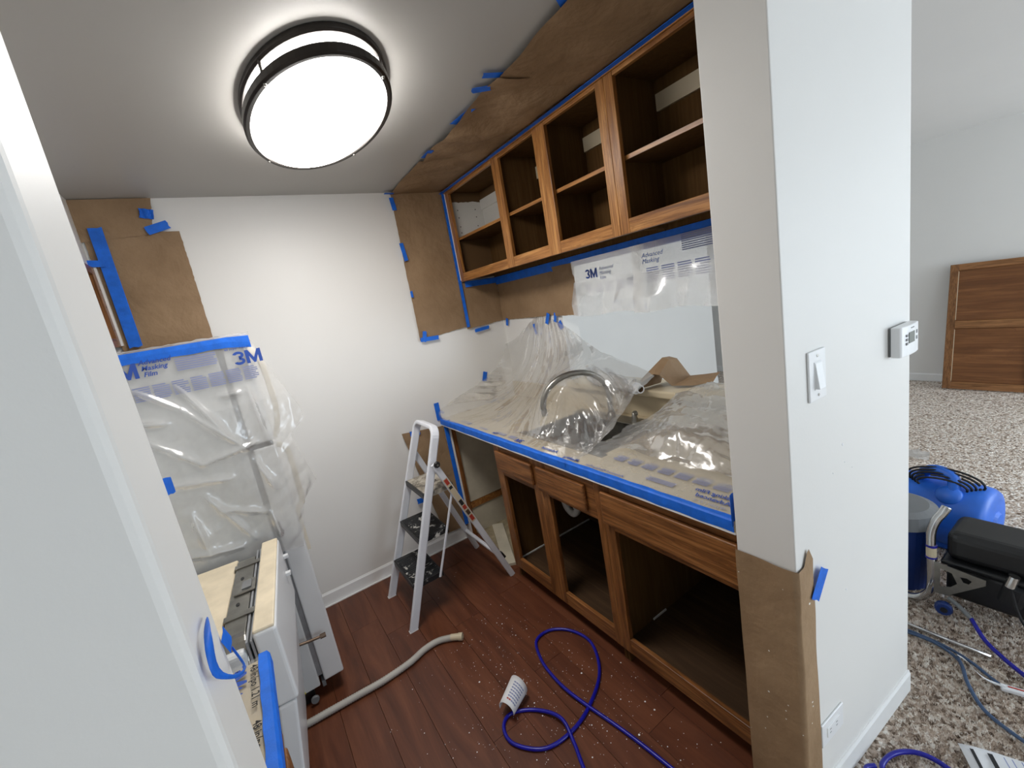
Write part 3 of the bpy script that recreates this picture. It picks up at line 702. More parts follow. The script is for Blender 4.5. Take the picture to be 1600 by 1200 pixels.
st2 = [(1.42, [(1.056, ZF), (1.13, 0.929), (1.21, 0.931), (1.28, 0.934), (1.36, 0.938), (1.43, 0.942), (1.48, 0.945)]),
       (1.32, [(1.056, ZF), (1.14, 0.929), (1.25, 0.936), (1.36, 0.96), (1.46, 0.975), (1.54, 0.99), (1.60, 1.01)]),
       (1.22, [(1.056, ZF), (1.15, 0.929), (1.25, 0.936), (1.40, 1.00), (1.54, 1.04), (1.64, 1.085), (1.72, 1.115)]),
       (1.10, [(1.056, ZF), (1.16, 0.929), (1.245, 0.940), (1.36, 1.035), (1.53, 1.05), (1.65, 1.095), (1.78, 1.125)]),
       (0.98, [(1.056, ZF), (1.165, 0.929), (1.25, 0.940), (1.34, 1.035), (1.50, 1.055), (1.65, 1.10), (1.82, 1.125)]),
       (0.86, [(1.056, ZF), (1.165, 0.929), (1.25, 0.940), (1.35, 1.010), (1.50, 1.05), (1.65, 1.10), (1.83, 1.120)]),
       (0.75, [(1.056, ZF), (1.165, 0.929), (1.25, 0.938), (1.36, 0.985), (1.52, 1.03), (1.66, 1.10), (1.83, 1.118)]),
       (0.655, [(1.056, ZF), (1.165, 0.929), (1.25, 0.936), (1.36, 0.965), (1.52, 1.01), (1.66, 1.10), (1.83, 1.116)])]
P = profile_sheet(st2, 200, 180)
U, V = np.meshgrid(np.linspace(0, 0.8, 200), np.linspace(0, 0.9, 180), indexing='ij')
vv = np.linspace(0, 1, 180)[None, :]
amp = np.clip((vv - 0.30) * 5.0, 0, 1) * np.ones((200, 1))
h = (0.022 * crumple(U, V, 12, 5, 1.9) + 0.011 * crumple(U, V, 21, 6, 4.0) + 0.005 * crumple(U, V, 22, 6, 9.0)) * amp
P = P + normals(P) * h[:, :, None]
P[:, :, 2] = np.maximum(P[:, :, 2], 0.9275)
P[:, :, 2] = np.where(P[:, :, 0] > 1.66, np.maximum(P[:, :, 2], 1.091), P[:, :, 2])
P[:, :, 1] = np.maximum(P[:, :, 1], 0.6475)
film_r = sheet('masking_film', 'crumpled clear film over the counter end beside the switch wall', P, 'film', group='clear masking film sheets')
# crumpled spare film bunched on the right half (second layer)
P2 = P[40:190, 60:146].copy(); u2, v2 = np.meshgrid(np.linspace(0, .6, 150), np.linspace(0, .45, 86), indexing='ij')
P2[:, :, 2] += 0.014 + 0.030 * np.abs(crumple(u2, v2, 33, 5, 2.6)) + 0.006 * crumple(u2, v2, 44, 6, 7)
o = sheet('masking_film', 'bunched second layer of film crinkled on the counter by the switch wall', P2, 'film', group='clear masking film sheets')

# print on the counter film (front strip), seen upside down and mirrored
def on_counter(y0, x0, z=0.9315):
    return lambda x, y: (x0 + y, y0 + x, z)        # reads along +y: mirrored from the aisle
lettering('Advanced', 0.030, on_counter(0.70, 1.115), 'ink_blue', film_r, shear=0.3, bold=0.0006)
lettering('Masking Film', 0.030, on_counter(0.685, 1.148), 'ink_blue', film_r, shear=0.3, bold=0.0006)
lettering('48 in/po 1.21 m', 0.017, on_counter(0.70, 1.088), 'ink_grey', film_r, shear=0.3)
lettering('Advanced Masking Film', 0.022, on_counter(1.10, 1.082), 'ink_blue', film_r, shear=0.3)
blk = [(0.055 + k * 0.075, 0.0, 0.055 + k * 0.075 + 0.058, 0.052, 7) for k in range(8)]
small_print(blk, on_counter(0.62, 1.19), 'ink_grey', film_r)
small_print([(0.05, 0, 0.17, 0.03, 5)], on_counter(0.86, 1.12), 'ink_grey', film_r)
logo(0.045, on_counter(1.80, 1.085), 'ink_blue', film_l)
for y0, x0, bd in ((1.36, 1.085, 'Masking'), (2.05, 1.09, 'Film'), (1.52, 1.10, 'Advanced')):
    lettering(bd, 0.030, on_counter(y0, x0), 'ink_blue', film_l, shear=0.3, bold=0.0008)
small_print([(0.0, 0.0, 0.07, 0.03, 5), (0.10, 0, 0.2, 0.03, 5), (0.3, 0, 0.4, 0.02, 4), (0.52, 0, 0.66, 0.03, 5)], on_counter(1.88, 1.10), 'ink_grey', film_l)

# blue tape along the counter edge
def edge_tape(label, y0, y1, x=1.055, sgn=1):
    n = 40; rows = []
    r = random.Random(int(y0 * 100))
    for i in range(n + 1):
        y = y0 + (y1 - y0) * i / n; j = 0.0015 * math.sin(i * 0.8) + 0.001 * (r.random() - .5)
        rows.append([(x + sgn * (0.020 + j), y, 0.9300), (x + sgn * 0.003, y, 0.9302), (x - sgn * 0.0022, y, 0.926), (x - sgn * 0.0025, y, 0.905), (x - sgn * 0.002, y, 0.891 + j)])
    o = MB().grid(rows).build('painter_tape', 'tape', smooth=False, solid=0.0006); return tag(o, label, 'tape', 'long runs of painter tape')
edge_tape('blue tape along the counter front edge from the ladder to the middle', 1.40, 2.765)
edge_tape('blue tape along the counter front edge from the middle to the switch wall', 0.655, 1.41)
o = MB().box(1.0535, 0.652, 0.8835, 1.056, 2.766, 0.8905).build('edge_band', 'trim', ctop)

# ================================================================== film under the wall cabinets
def hang_film(label, y0, y1, z0, z1, x, seed, mat='film_thick'):
    nu, nv = 80, 40; ys = np.linspace(y0, y1, nu)[:, None] * np.ones((1, nv)); zs = np.linspace(z1, z0, nv)[None, :] * np.ones((nu, 1))
    k = np.clip((z1 - zs) / (z1 - z0), 0, 1)
    zs = zs + 0.006 * np.sin(ys * 17) * k - 0.012 * (ys - y0) * 0
    kk = np.clip((k - 0.40) * 2.6, 0.0, 1)
    X = x - kk * (0.022 + 0.040 * crumple(ys * 1.1, zs * .5, seed, 5, 2.2) + 0.008 * smooth_noise(ys * 1.0, zs, seed + 1, 5, 3))
    X = np.minimum(X, 1.717)
    return sheet('masking_film', label, np.stack([X, ys, zs], -1), mat, group='clear masking film sheets'), x
fa, _ = hang_film('printed film hanging under the wall cabinet beside the brown paper', 1.40, 1.905, 1.492, 1.800, 1.696, 3)
fb, _ = hang_film('printed film hanging under the wall cabinet beside the switch wall', 0.655, 1.46, 1.488, 1.800, 1.688, 8)
pl = lambda yy, zz, xx: (lambda x, y: (xx, yy - x, zz + y))
logo(0.066, pl(1.80, 1.690, 1.6945), 'ink_blue', fa)
lettering('Advanced', 0.026, pl(1.695, 1.722, 1.6945), 'ink_grey', fa, shear=0.3)
lettering('Masking', 0.026, pl(1.695, 1.698, 1.6945), 'ink_grey', fa, shear=0.3)
lettering('Film', 0.026, pl(1.695, 1.674, 1.6945), 'ink_grey', fa, shear=0.3)
small_print([(k * 0.075, 0, k * 0.075 + 0.06, 0.05, 6) for k in range(5)], pl(1.81, 1.61, 1.6945), 'ink_grey', fa)
lettering('Advanced', 0.030, pl(1.40, 1.735, 1.6865), 'ink_blue', fb, shear=0.3)
lettering('Masking', 0.030, pl(1.40, 1.708, 1.6865), 'ink_blue', fb, shear=0.3)
small_print([(0.2, 0.03, 0.36, 0.10, 8)] + [(k * 0.085, -0.08, k * 0.085 + 0.07, -0.01, 7) for k in range(6)], pl(1.38, 1.70, 1.6865), 'ink_grey', fb)
# tape on the wall right under the cabinets
o = MB().box(1.6985, 0.655, 1.772, 1.701, 2.09, 1.829).build('painter_tape', 'tape'); tag(o, 'wide blue tape under the wall cabinets above the hanging film', 'tape', 'long runs of painter tape')
o = MB().box(1.445, 2.746, 1.790, 1.702, 2.748, 1.829).build('painter_tape', 'tape'); tag(o, 'blue tape under the wall cabinet in the back corner', 'tape', 'long runs of painter tape')
o = MB().box(1.6985, 2.09, 1.776, 1.7010, 2.748, 1.829).build('painter_tape', 'tape'); tag(o, 'blue tape under the wall cabinet on the wall beside the corner', 'tape', 'long runs of painter tape')

# ================================================================== KRAFT PAPER
def flat_paper(label, corners, normal, nu=24, nv=24, amp=0.006, seed=1, lift=0.004, mat='kraft', fold=0.5):
    """four corners a(top left) b(top right) c(bottom right) d(bottom left)"""
    a, b, c, d = [np.array(p, float) for p in corners]; n = np.array(Vector(normal).normalized())
    u = np.linspace(0, 1, nu)[:, None, None]; v = np.linspace(0, 1, nv)[None, :, None]
    P = (a * (1 - u) + b * u) * (1 - v) + (d * (1 - u) + c * u) * v
    lu = np.linalg.norm(b - a); lv = np.linalg.norm(d - a)
    uu = np.linspace(0, lu, nu)[:, None] * np.ones((1, nv)); w_ = np.linspace(0, lv, nv)[None, :] * np.ones((nu, 1))
    damp = np.clip((lv - w_) / 0.06, 0.0, 1.0) if normal[2] else 1.0
    h = lift + damp * amp * (0.5 + 0.5 * np.clip(smooth_noise(uu, w_, seed, 6, 2.2) * 1.4 + fold * crumple(uu, w_, seed + 9, 4, 2.6), -1, 1))
    r = np.random.RandomState(seed)
    P = P + n * h[:, :, None]
    # slightly ragged outline
    e = 0.003
    P[0] += (b - a) / lu * (r.rand(nv, 1) - .5) * e; P[-1] += (b - a) / lu * (r.rand(nv, 1) - .5) * e
    P[:, -1] += (d - a) / lv * (r.rand(nu, 1) - .5) * e
    o = MB().grid(P).build('kraft_paper', mat, smooth=True)
    return tag(o, label, 'paper', 'kraft paper sheets')
flat_paper('brown paper sheet on the back wall beside the wall cabinet', [(1.050, D, 2.436), (1.40, D, 2.436), (1.40, D, 1.52), (1.035, D, 1.487)], (0, -1, 0), 26, 50, 0.012, 3)
flat_paper('brown paper below the wall cabinet in the back corner', [(1.40, D, 1.826), (1.714, D, 1.826), (1.712, D, 1.512), (1.40, D, 1.500)], (0, -1, 0), 24, 24, 0.010, 5)
flat_paper('brown paper on the pier wall below the wall cabinet', [(1.72, 2.755, 1.828), (1.72, 2.085, 1.828), (1.72, 2.085, 1.508), (1.72, 2.755, 1.512)], (-1, 0, 0), 36, 24, 0.012, 6)
flat_paper('narrow brown paper overlapping the hanging printed film', [(1.722, 2.10, 1.80), (1.722, 1.885, 1.795), (1.722, 1.912, 1.497), (1.722, 2.12, 1.505)], (-1, 0, 0), 14, 20, 0.010, 8, lift=0.02)
flat_paper('brown ceiling paper in the back corner above the wall cabinet', [(1.045, 2.765, H), (1.03, 2.20, H), (1.405, 2.10, H), (1.405, 2.765, H)], (0, 0, -1), 30, 22, 0.012, 11)
flat_paper('rumpled brown ceiling paper above the middle wall cabinet bays', [(1.03, 2.22, H), (1.00, 1.36, H), (1.405, 1.30, H), (1.405, 2.12, H)], (0, 0, -1), 60, 22, 0.034, 12, fold=0.9)
flat_paper('brown ceiling paper above the wall cabinet nearest the switch wall', [(1.012, 1.42, H), (0.965, 0.66, H), (1.405, 0.66, H), (1.405, 1.34, H)], (0, 0, -1), 40, 22, 0.016, 13, lift=0.010)
flat_paper('upper brown paper on the back wall left of the ceiling light', [(-0.46, D, 2.437), (-0.155, D, 2.437), (-0.19, D, 2.27), (-0.46, D, 2.25)], (0, -1, 0), 24, 16, 0.010, 15, lift=0.010)
flat_paper('large brown paper on the back wall above the fridge', [(-0.448, D, 2.292), (-0.083, D, 2.278), (-0.083, D, 1.70), (-0.448, D, 1.70)], (0, -1, 0), 30, 44, 0.010, 16)
flat_paper('brown paper taped low on the back wall behind the ladder', [(0.765, D, 0.915), (1.060, D, 0.880), (1.085, D, 0.100), (0.905, D, 0.100)], (0, -1, 0), 20, 44, 0.016, 18, lift=0.014)
# paper masking the end of the switch wall: two faces around the corner
def corner_paper():
    zs = np.linspace(0.848, 0.004, 60); rows = []
    for i, z in enumerate(zs):
        row = []
        for k, s_ in enumerate(np.linspace(0, 1, 30)):
            wob = 0.0022 + 0.0035 * (0.5 + 0.5 * math.sin(z * 26 + s_ * 9)) * math.exp(-(0.848 - z) * 3.2) + 0.0015 * (0.5 + .5 * math.sin(z * 11 - s_ * 14))
            L = 0.155 + 0.070 + 0.012 * (0.848 - z)
            d = s_ * L
            ztop = z
            if d < 0.155: p = (1.045 - wob, 0.648 - d, ztop)
            else:
                e = d - 0.155; tip = (0.050 * max(0, 1 - abs(e - 0.052) / 0.022)) if i == 0 else (0.018 * max(0, 1 - abs(e - 0.052) / 0.02) if i == 1 else 0)
                p = (1.043 + e, 0.488 - wob - e * 0.058, ztop + tip)
            row.append(p)
        rows.append(row)
    o = MB().grid(rows).build('kraft_paper', 'kraft_sp', smooth=True, weld=1e-5); tag(o, 'paint spattered brown paper wrapped around the switch wall corner', 'paper', 'kraft paper sheets')
corner_paper()
# folded paper lying on the ledge
def ledge_paper():
    a = np.array([[(1.60, 1.485, 1.105), (1.70, 1.475, 1.092), (1.80, 1.46, 1.092)],
                  [(1.68, 1.40, 1.17), (1.77, 1.41, 1.235), (1.84, 1.42, 1.225)],
                  [(1.69, 1.375, 1.165), (1.775, 1.375, 1.225), (1.845, 1.38, 1.215)],
                  [(1.72, 1.33, 1.105), (1.80, 1.33, 1.110), (1.87, 1.33, 1.120)],
                  [(1.77, 1.25, 1.100), (1.83, 1.25, 1.115), (1.88, 1.25, 1.130)],
                  [(1.81, 1.17, 1.112), (1.845, 1.17, 1.135), (1.875, 1.17, 1.145)]], float)
    P = a; P[:, :, 2] = np.maximum(P[:, :, 2], 1.0905)
    o = MB().grid(P).build('kraft_paper', 'kraft', smooth=False, solid=0.0008); tag(o, 'folded brown paper scrap lying on the raised ledge', 'paper', 'kraft paper sheets')
ledge_paper()
# film roll with cardboard core lying on ledge
t = thing('film_roll', 'white film roll with open cardboard core lying behind the faucet', 'roll', (1.66, 1.65, 1.12))
p0, p1 = Vector((1.585, 1.42, 1.118)), Vector((1.700, 1.86, 1.118)); ax = (p1 - p0).normalized(); L = (p1 - p0).length
MB().lathe([(0.019, 0.0), (0.030, 0.0), (0.030, L), (0.019, L)], p0 + ax * 0.02, ax, n=24).build('wound_film', 'white', t, smooth=False)
MB().lathe([(0.0150, 0.0), (0.021, 0.0), (0.021, L + 0.04), (0.0150, L + 0.04)], p0 - ax * 0.015, ax, n=24).build('core', 'paper', t, smooth=False)
MB().lathe([(0.0148, 0.002), (0.0148, L + 0.03), (0.0, L + 0.03)], p0 - ax * 0.015, ax, n=24).build('core_lining', 'kraft', t, smooth=False)
# loose crumpled film around the roll
u, v = np.meshgrid(np.linspace(0, 1, 60), np.linspace(0, 1, 40), indexing='ij')
R_ = 0.036 + 0.016 * np.abs(crumple(u * .5, v * .4, 51, 6, 6)) + 0.012 * u
A_ = 5.6 * v - 0.7
P = np.zeros((60, 40, 3)); c0 = np.array(p0) + np.array(ax) * 0.03; side = np.array([ax[1], -ax[0], 0])
P[:] = c0 + np.array(ax) * (u * 0.40)[:, :, None] + side * (R_ * np.cos(A_))[:, :, None] + np.array([0, 0, 1.0]) * (R_ * np.sin(A_) + 0.006)[:, :, None]
P[:, :, 2] = np.maximum(P[:, :, 2], 1.0905)
sheet('masking_film', 'loose white film bunched around the film roll on the ledge', P, 'film_thick', group='clear masking film sheets')
# small crumpled plastic at the ledge end
r_ = random.Random(4); mb = MB()
u, v = np.meshgrid(np.linspace(0, 6.283, 20), np.linspace(0.05, 1.5, 8), indexing='ij')
rr = 1 + 0.35 * crumple(u * .2, v * .3, 9, 5, 5)
P = np.stack([1.77 + 0.028 * np.cos(u) * np.sin(v) * rr, 1.155 + 0.036 * np.sin(u) * np.sin(v) * rr, 1.089 + 0.034 * np.cos(v) * rr], -1)
sheet('plastic_scrap', 'small crumpled clear plastic scrap on the ledge near the switch wall', P, 'film_thick', cat='plastic scrap')

# ================================================================== BLUE TAPE SCRAPS
BW = (0, -1, 0); PX = (-1, 0, 0); CE = (0, 0, -1)
y_ = 2.762
tape('long blue tape down the back wall beside the wall cabinet', (1.408, y_ - 0.012, 1.975), (0.0, 0, -1), (1, 0, 0), 0.92, 0.024, BW, group='long runs of painter tape', seed=2)
o = MB().box(1.416, 2.745, 1.84, 1.420, 2.752, 2.43).build('white_edge_strip', 'trim'); tag(o, 'thin unpainted white line between tape and wall cabinet edge', 'trim strip')
tape('blue tape scrap at the ceiling corner of the back wall', (1.03, 2.73, H), (1, 0.1, 0), (0, 1, 0), 0.06, 0.03, CE, seed=3, lift=0.016)
tape('blue tape scrap highest on the tall back wall paper', (1.047, y_ - 0.006, 2.365), (0.1, 0, -1), (1, 0, 0.1), 0.075, 0.028, BW, seed=4, lift=0.01)
tape('blue tape scrap at mid height on the tall back wall paper', (1.050, y_ - 0.006, 2.07), (0.1, 0, -1), (1, 0, 0.1), 0.115, 0.026, BW, seed=5, lift=0.01)
tape('tiny blue tape scrap low on the tall back wall paper edge', (1.042, y_ - 0.006, 1.80), (0, 0, -1), (1, 0, 0), 0.04, 0.016, BW, seed=6, lift=0.01)
tape('blue tape scrap at the bottom corner of the tall back wall paper', (1.10, y_ - 0.006, 1.492), (1, 0, -0.05), (0, 0, 1), 0.13, 0.028, BW, seed=7, lift=0.01)
tape('short upright blue tape at the bottom corner of the tall paper', (1.065, y_ - 0.006, 1.512), (0.25, 0, 1), (1, 0, -.2), 0.07, 0.028, BW, seed=8, lift=0.012)
tape('blue tape strip on the lower paper edge left of the corner', (1.512, y_ - 0.006, 1.482), (1, 0, 0.06), (0, 0, 1), 0.12, 0.024, BW, seed=9, lift=0.01)
tape('small blue tape on the lower paper edge at the wall corner', (1.7135, 2.70, 1.495), (0, 0.25, -1), (0, 1, 0.2), 0.055, 0.028, PX, seed=10, lift=0.01)
tape('blue tape on the film gather, left of its tip', (1.7100, 2.365, 1.430), (0, 0.2, 1), (0, 1, -0.2), 0.075, 0.024, PX, seed=11, lift=0.006)
tape('blue tape on the film gather tip', (1.7100, 2.21, 1.492), (0, -0.5, 1), (0, 1, 0.4), 0.075, 0.030, PX, seed=12, lift=0.008)
tape('blue tape on the film gather, right of its tip', (1.7100, 2.13, 1.496), (0, 0.25, -1), (0, 1, 0.2), 0.060, 0.024, PX, seed=13, lift=0.008)
tape('blue diamond of tape by the pass-through jamb', (1.7170, 2.105, 1.442), (0, 0.5, 1), (0, 1, -0.5), 0.052, 0.040, PX, seed=14)
tape('lone blue tape holding the film on the back wall', (1.468, y_ + 0.004, 1.135), (0.35, 0, 1), (1, 0, -0.3), 0.068, 0.034, BW, seed=15, lift=0.003)
tape('upright blue tape on the back wall at the counter corner', (1.050, y_ + 0.002, 0.985), (0, 0, -1), (1, 0, 0), 0.125, 0.036, BW, seed=16, lift=0.004)
tape('blue tape on the low brown paper behind the ladder, upper', (0.85, y_ - 0.02, 0.895), (1, 0, -0.1), (0, 0, 1), 0.07, 0.035, BW, seed=17, lift=0.004)
tape('blue tape on the low brown paper behind the ladder, lower', (0.80, y_ - 0.012, 0.42), (1, 0, -.1), (0, 0, 1), 0.075, 0.036, BW, seed=18, lift=0.004)
tape('long blue tape up the back wall beside the empty bay', (1.073, 2.742, 0.50), (0.0, 0, -1), (1, 0, 0), 0.77, 0.030, BW, group='long runs of painter tape', seed=19, lift=0.012)
tape('blue tape end on the ceiling paper at the upper edge', (0.985, 0.98, H), (0.9, 0.55, 0), (-0.5, 0.8, 0), 0.07, 0.035, CE, seed=20, lift=0.014)
tape('larger angled blue tape on the ceiling paper overlap', (0.998, 1.365, H), (1, -0.3, 0), (0.3, 1, 0), 0.10, 0.034, CE, seed=21, lift=0.012)
tape('squarish blue tape on the ceiling paper beside the angled one', (0.992, 1.465, H), (1, -0.6, 0), (0.6, 1, 0), 0.07, 0.040, CE, seed=22, lift=0.012)
tape('long blue tape along the rumpled ceiling paper edge', (1.020, 1.680, H), (-0.12, 1, 0), (1, 0.12, 0), 0.15, 0.030, CE, seed=23, lift=0.014)
tape('blue tape on the ceiling paper edge nearest the back wall', (1.030, 2.09, H), (0, 1, 0), (1, 0, 0), 0.10, 0.032, CE, seed=24, lift=0.014)
o = MB().box(1.383, 0.655, H - 0.0215, 1.4075, 2.765, H - 0.020).build('painter_tape', 'tape'); tag(o, 'long blue tape on the ceiling paper along the cabinet tops', 'tape', 'long runs of painter tape')
tape('crumpled blue tape on the upper left paper edge', (-0.19, y_ - 0.012, 2.362), (1, 0, -0.2), (0.2, 0, 1), 0.055, 0.045, BW, seed=25, lift=0.008, bend=2)
tape('angled blue tape below the crumpled one on the upper left paper', (-0.165, y_ - 0.012, 2.296), (1, 0, 0.30), (-0.3, 0, 1), 0.095, 0.040, BW, seed=26, lift=0.008)
tape('long blue tape down the back wall beside the cabinet above the fridge', (-0.395, y_ - 0.014, 2.03), (0.0, 0, -1), (1, 0, 0), 0.56, 0.052, BW, group='long runs of painter tape', seed=27, lift=0.006)
o = MB().box(-0.4475, 2.745, 1.765, -0.438, 2.7655, 2.150).build('white_edge_strip', 'trim'); tag(o, 'thin white line beside the tape by the cabinet above the fridge', 'trim strip')
tape('short blue tape branching off above the drilled cabinet stile', (-0.435, y_ - 0.02, 2.150), (1, 0, -0.1), (0, 0, 1), 0.07, 0.03, BW, seed=28, lift=0.006)
tape('blue tape on the switch wall holding the corner paper', (1.135, 0.4815, 0.772), (0.75, -0.045, 1), (0.9, -0.052, -0.65), 0.090, 0.044, (-0.058, -1, 0), seed=29, lift=0.008)
tape('upright blue tape at the counter end against the switch wall', (1.060, 0.653, 0.962), (0, 0, -1), (-1, 0, 0), 0.10, 0.030, (0, 1, 0), seed=30, lift=0.002)
tape('tiny blue tape tip on the left wall edge beside the fridge film', (-0.1075, 0.637, 1.515), (0, 0, -1), (0.3, 1, 0), 0.02, 0.018, (1, 0, 0), seed=31)
# curled tape hanging on the left wall edge
P = []
for k, (x, y, z) in enumerate(curve3([(-0.104, 0.575, 1.370), (-0.100, 0.537, 1.378), (-0.098, 0.510, 1.372), (-0.098, 0.503, 1.347), (-0.092, 0.530, 1.316), (-0.088, 0.570, 1.290), (-0.092, 0.612, 1.272), (-0.101, 0.634, 1.287)], 26)):
    f = k / 25; hw = 0.0022 + 0.0115 * math.sin(min(1, f * 1.9) * math.pi) + (0.0015 if f > 0.5 else 0)
    P.append([(x - hw * 0.2, y - hw * (1 - f), z - hw * f * 0.6), (x + hw * 0.2, y + hw * (1 - f), z + hw * f * 0.6)])
o = MB().grid(P).build('painter_tape', 'tape', smooth=True, solid=0.0006); tag(o, 'curled blue tape peeling off the left wall edge', 'tape', 'scraps of painter tape')
tape('small blue tape stub above the left counter film', (-0.106, 0.632, 1.302), (0.1, 0.5, -1), (0.2, 1, 0.4), 0.03, 0.020, (1, 0, 0), seed=33, lift=0.003)

# ================================================================== FRIDGE
FY0, FY1 = 2.045, 2.735; FT = 1.700
t = thing('refrigerator', 'white top freezer refrigerator wrapped in clear film against the back wall', 'refrigerator', (-0.4, 2.39, 0))
MB().box(-0.775, FY0, 0.075, -0.068, FY1, FT).build('cabinet', 'appl_side', t, bevel=0.006)
MB().box(-0.068, FY0 + 0.012, 0.12, -0.048, FY1 - 0.012, FT - 0.01).build('gasket', 'gasket', t)
for k in range(3): MB().box(-0.066 + k * 0.006, FY0 + 0.0085, 0.12, -0.063 + k * 0.006, FY0 + 0.013, FT - 0.012).build('gasket_rib', 'gasket', t)
fd = MB().box(-0.048, FY0, 1.256, 0.040, FY1, FT + 0.004).build('freezer_door', 'appl', t, bevel=0.008, seg=3)
rd = MB().box(-0.048, FY0, 0.085, 0.040, FY1, 1.238).build('fridge_door', 'appl', t, bevel=0.008, seg=3)
MB().box(-0.045, FY0 + 0.004, 1.238, 0.030, FY1 - 0.01, 1.256).build('door_gap', 'black', t)
MB().bar(curve3([(0.042, FY0 + 0.05, 1.66), (0.070, FY0 + 0.03, 1.60), (0.078, FY0 + 0.03, 1.50), (0.078, FY0 + 0.03, 1.38), (0.062, FY0 + 0.03, 1.30), (0.042, FY0 + 0.03, 1.262)], 24), 0.022, 0.012, (0, 1, 0)).build('handle', 'handle', fd)
MB().bar(curve3([(0.042, FY0 + 0.03, 1.228), (0.066, FY0 + 0.03, 1.215), (0.078, FY0 + 0.03, 1.17), (0.078, FY0 + 0.03, 1.05), (0.074, FY0 + 0.03, 0.95), (0.046, FY0 + 0.03, 0.91), (0.044, FY0 + 0.03, 0.80), (0.044, FY0 + 0.03, 0.72)], 30), 0.022, 0.012, (0, 1, 0)).build('handle', 'handle', rd)
MB().box(-0.60, FY0 + 0.03, 0.0, -0.10, FY1 - 0.03, 0.075).build('base_frame', 'black', t)
MB().box(-0.06, FY0 + 0.01, 0.055, -0.045, FY1 - 0.02, 0.085).build('toe_grille', 'grey_pl', t)
MB().lathe([(0, 0.012), (0.016, 0.012), (0.018, 0.006), (0.018, 0)], (-0.105, FY0 - 0.002, 0.030), (0, -1, 0), n=16).build('levelling_wheel', 'grey_pl', t)
MB().obox((-0.15, FY0 - 0.004, 0.088), (0.016, 0, 0.003), (0, 0.0015, 0), (-0.002, 0, 0.010)).build('hang_tag', 'yellow', t)
# film hung on its side, with a ragged right edge past the handle
nu, nv = 170, 180
zt = 1.712; u = np.linspace(0, 1, nu)[:, None]; v = np.linspace(0, 1, nv)[None, :]
right = np.interp(v[0], [0, 0.08, 0.22, 0.36, 0.42, 0.48, 0.72, 0.80, 1.0], [0.045, 0.075, 0.115, 0.165, 0.168, 0.10, 0.150, 0.075, 0.030])[None, :]
X = -0.72 + (right + 0.72) * u
zb = 0.905 - 0.135 * np.clip((X + 0.72) / 0.76, 0, 1)
Z = zt + (zb - zt) * v
Xg, Zg = np.broadcast_arrays(X, Z)
k = np.clip((v - 0.05) * 2.2, 0, 1)
flat = np.clip((Zg - 1.52) * -9 + 0.25, 0.15, 1.0)
Y = 2.036 - k * flat * (0.012 + 0.034 * (0.5 + crumple(Xg, Zg * 0.8, 61, 5, 1.5)) + 0.010 * crumple(Xg, Zg, 62, 6, 4.0) + 0.004 * crumple(Xg, Zg, 63, 6, 9.0)) - 0.012 * np.clip(v - 0.6, 0, 1) * np.ones_like(Xg)
for x0, z0, x1, z1 in ((-0.346, 1.575, -0.224, 1.466), (-0.224, 1.466, -0.052, 1.25), (-0.223, 1.566, -0.119, 1.355), (-0.36, 1.389, -0.215, 1.249), (-0.215, 1.249, -0.027, 1.275), (-0.242, 1.13, -0.127, 0.889), (-0.298, 1.077, -0.281, 0.902), (-0.37, 1.454, -0.282, 1.433), (0.0, 1.50, 0.016, 1.26), (-0.047, 1.198, -0.009, 1.067), (-0.047, 0.965, -0.038, 0.855), (-0.095, 1.486, -0.022, 1.487), (-0.344, 1.204, -0.146, 1.165), (-0.379, 0.924, -0.176, 0.878), (-0.20, 1.05, -0.06, 0.98)):
    dx, dz = x1 - x0, z1 - z0; ll = dx * dx + dz * dz
    tt = np.clip(((Xg - x0) * dx + (Zg - z0) * dz) / ll, 0, 1)
    dd = np.hypot(Xg - x0 - tt * dx, Zg - z0 - tt * dz)
    Y = Y - 0.016 * np.sin(np.pi * np.clip(tt * 0.9 + 0.05, 0, 1)) ** 0.5 * np.exp(-(dd / 0.0125) ** 1.4)
Y = np.minimum(Y, 2.0385)
Y = np.where((Xg > 0.03), Y + 0.03 * np.clip((Xg - 0.03) / 0.1, 0, 1), Y)
ff = sheet('masking_film', 'clear printed film hung over the fridge side', np.stack([Xg, Y, Zg], -1), 'film_side', group='clear masking film sheets')
side = lambda x0, z0, yy=2.0295: (lambda x, y: (x0 + x, yy, z0 + y))
logo(0.075, side(-0.415, 1.615), 'ink_blue', ff)
lettering('Advanced', 0.024, side(-0.305, 1.660), 'ink_blue', ff, shear=0.3, bold=0.0005)
lettering('Masking', 0.024, side(-0.302, 1.638), 'ink_blue', ff, shear=0.3, bold=0.0005)
lettering('Film', 0.024, side(-0.300, 1.616), 'ink_blue', ff, shear=0.3, bold=0.0005)
logo(0.072, side(-0.018, 1.592, 2.026), 'ink_blue', ff)
lettering('48 in/po  1.21 m', 0.013, side(-0.040, 1.655), 'ink_blue', ff, shear=0.2)
small_print([(0, 0, 0.13, 0.05, 6)], side(-0.20, 1.615), 'ink_grey', ff)
small_print([(k * 0.058, -k * 0.0, k * 0.058 + 0.05, 0.055, 7) for k in range(7)], side(-0.345, 1.530), 'ink_grey', ff)
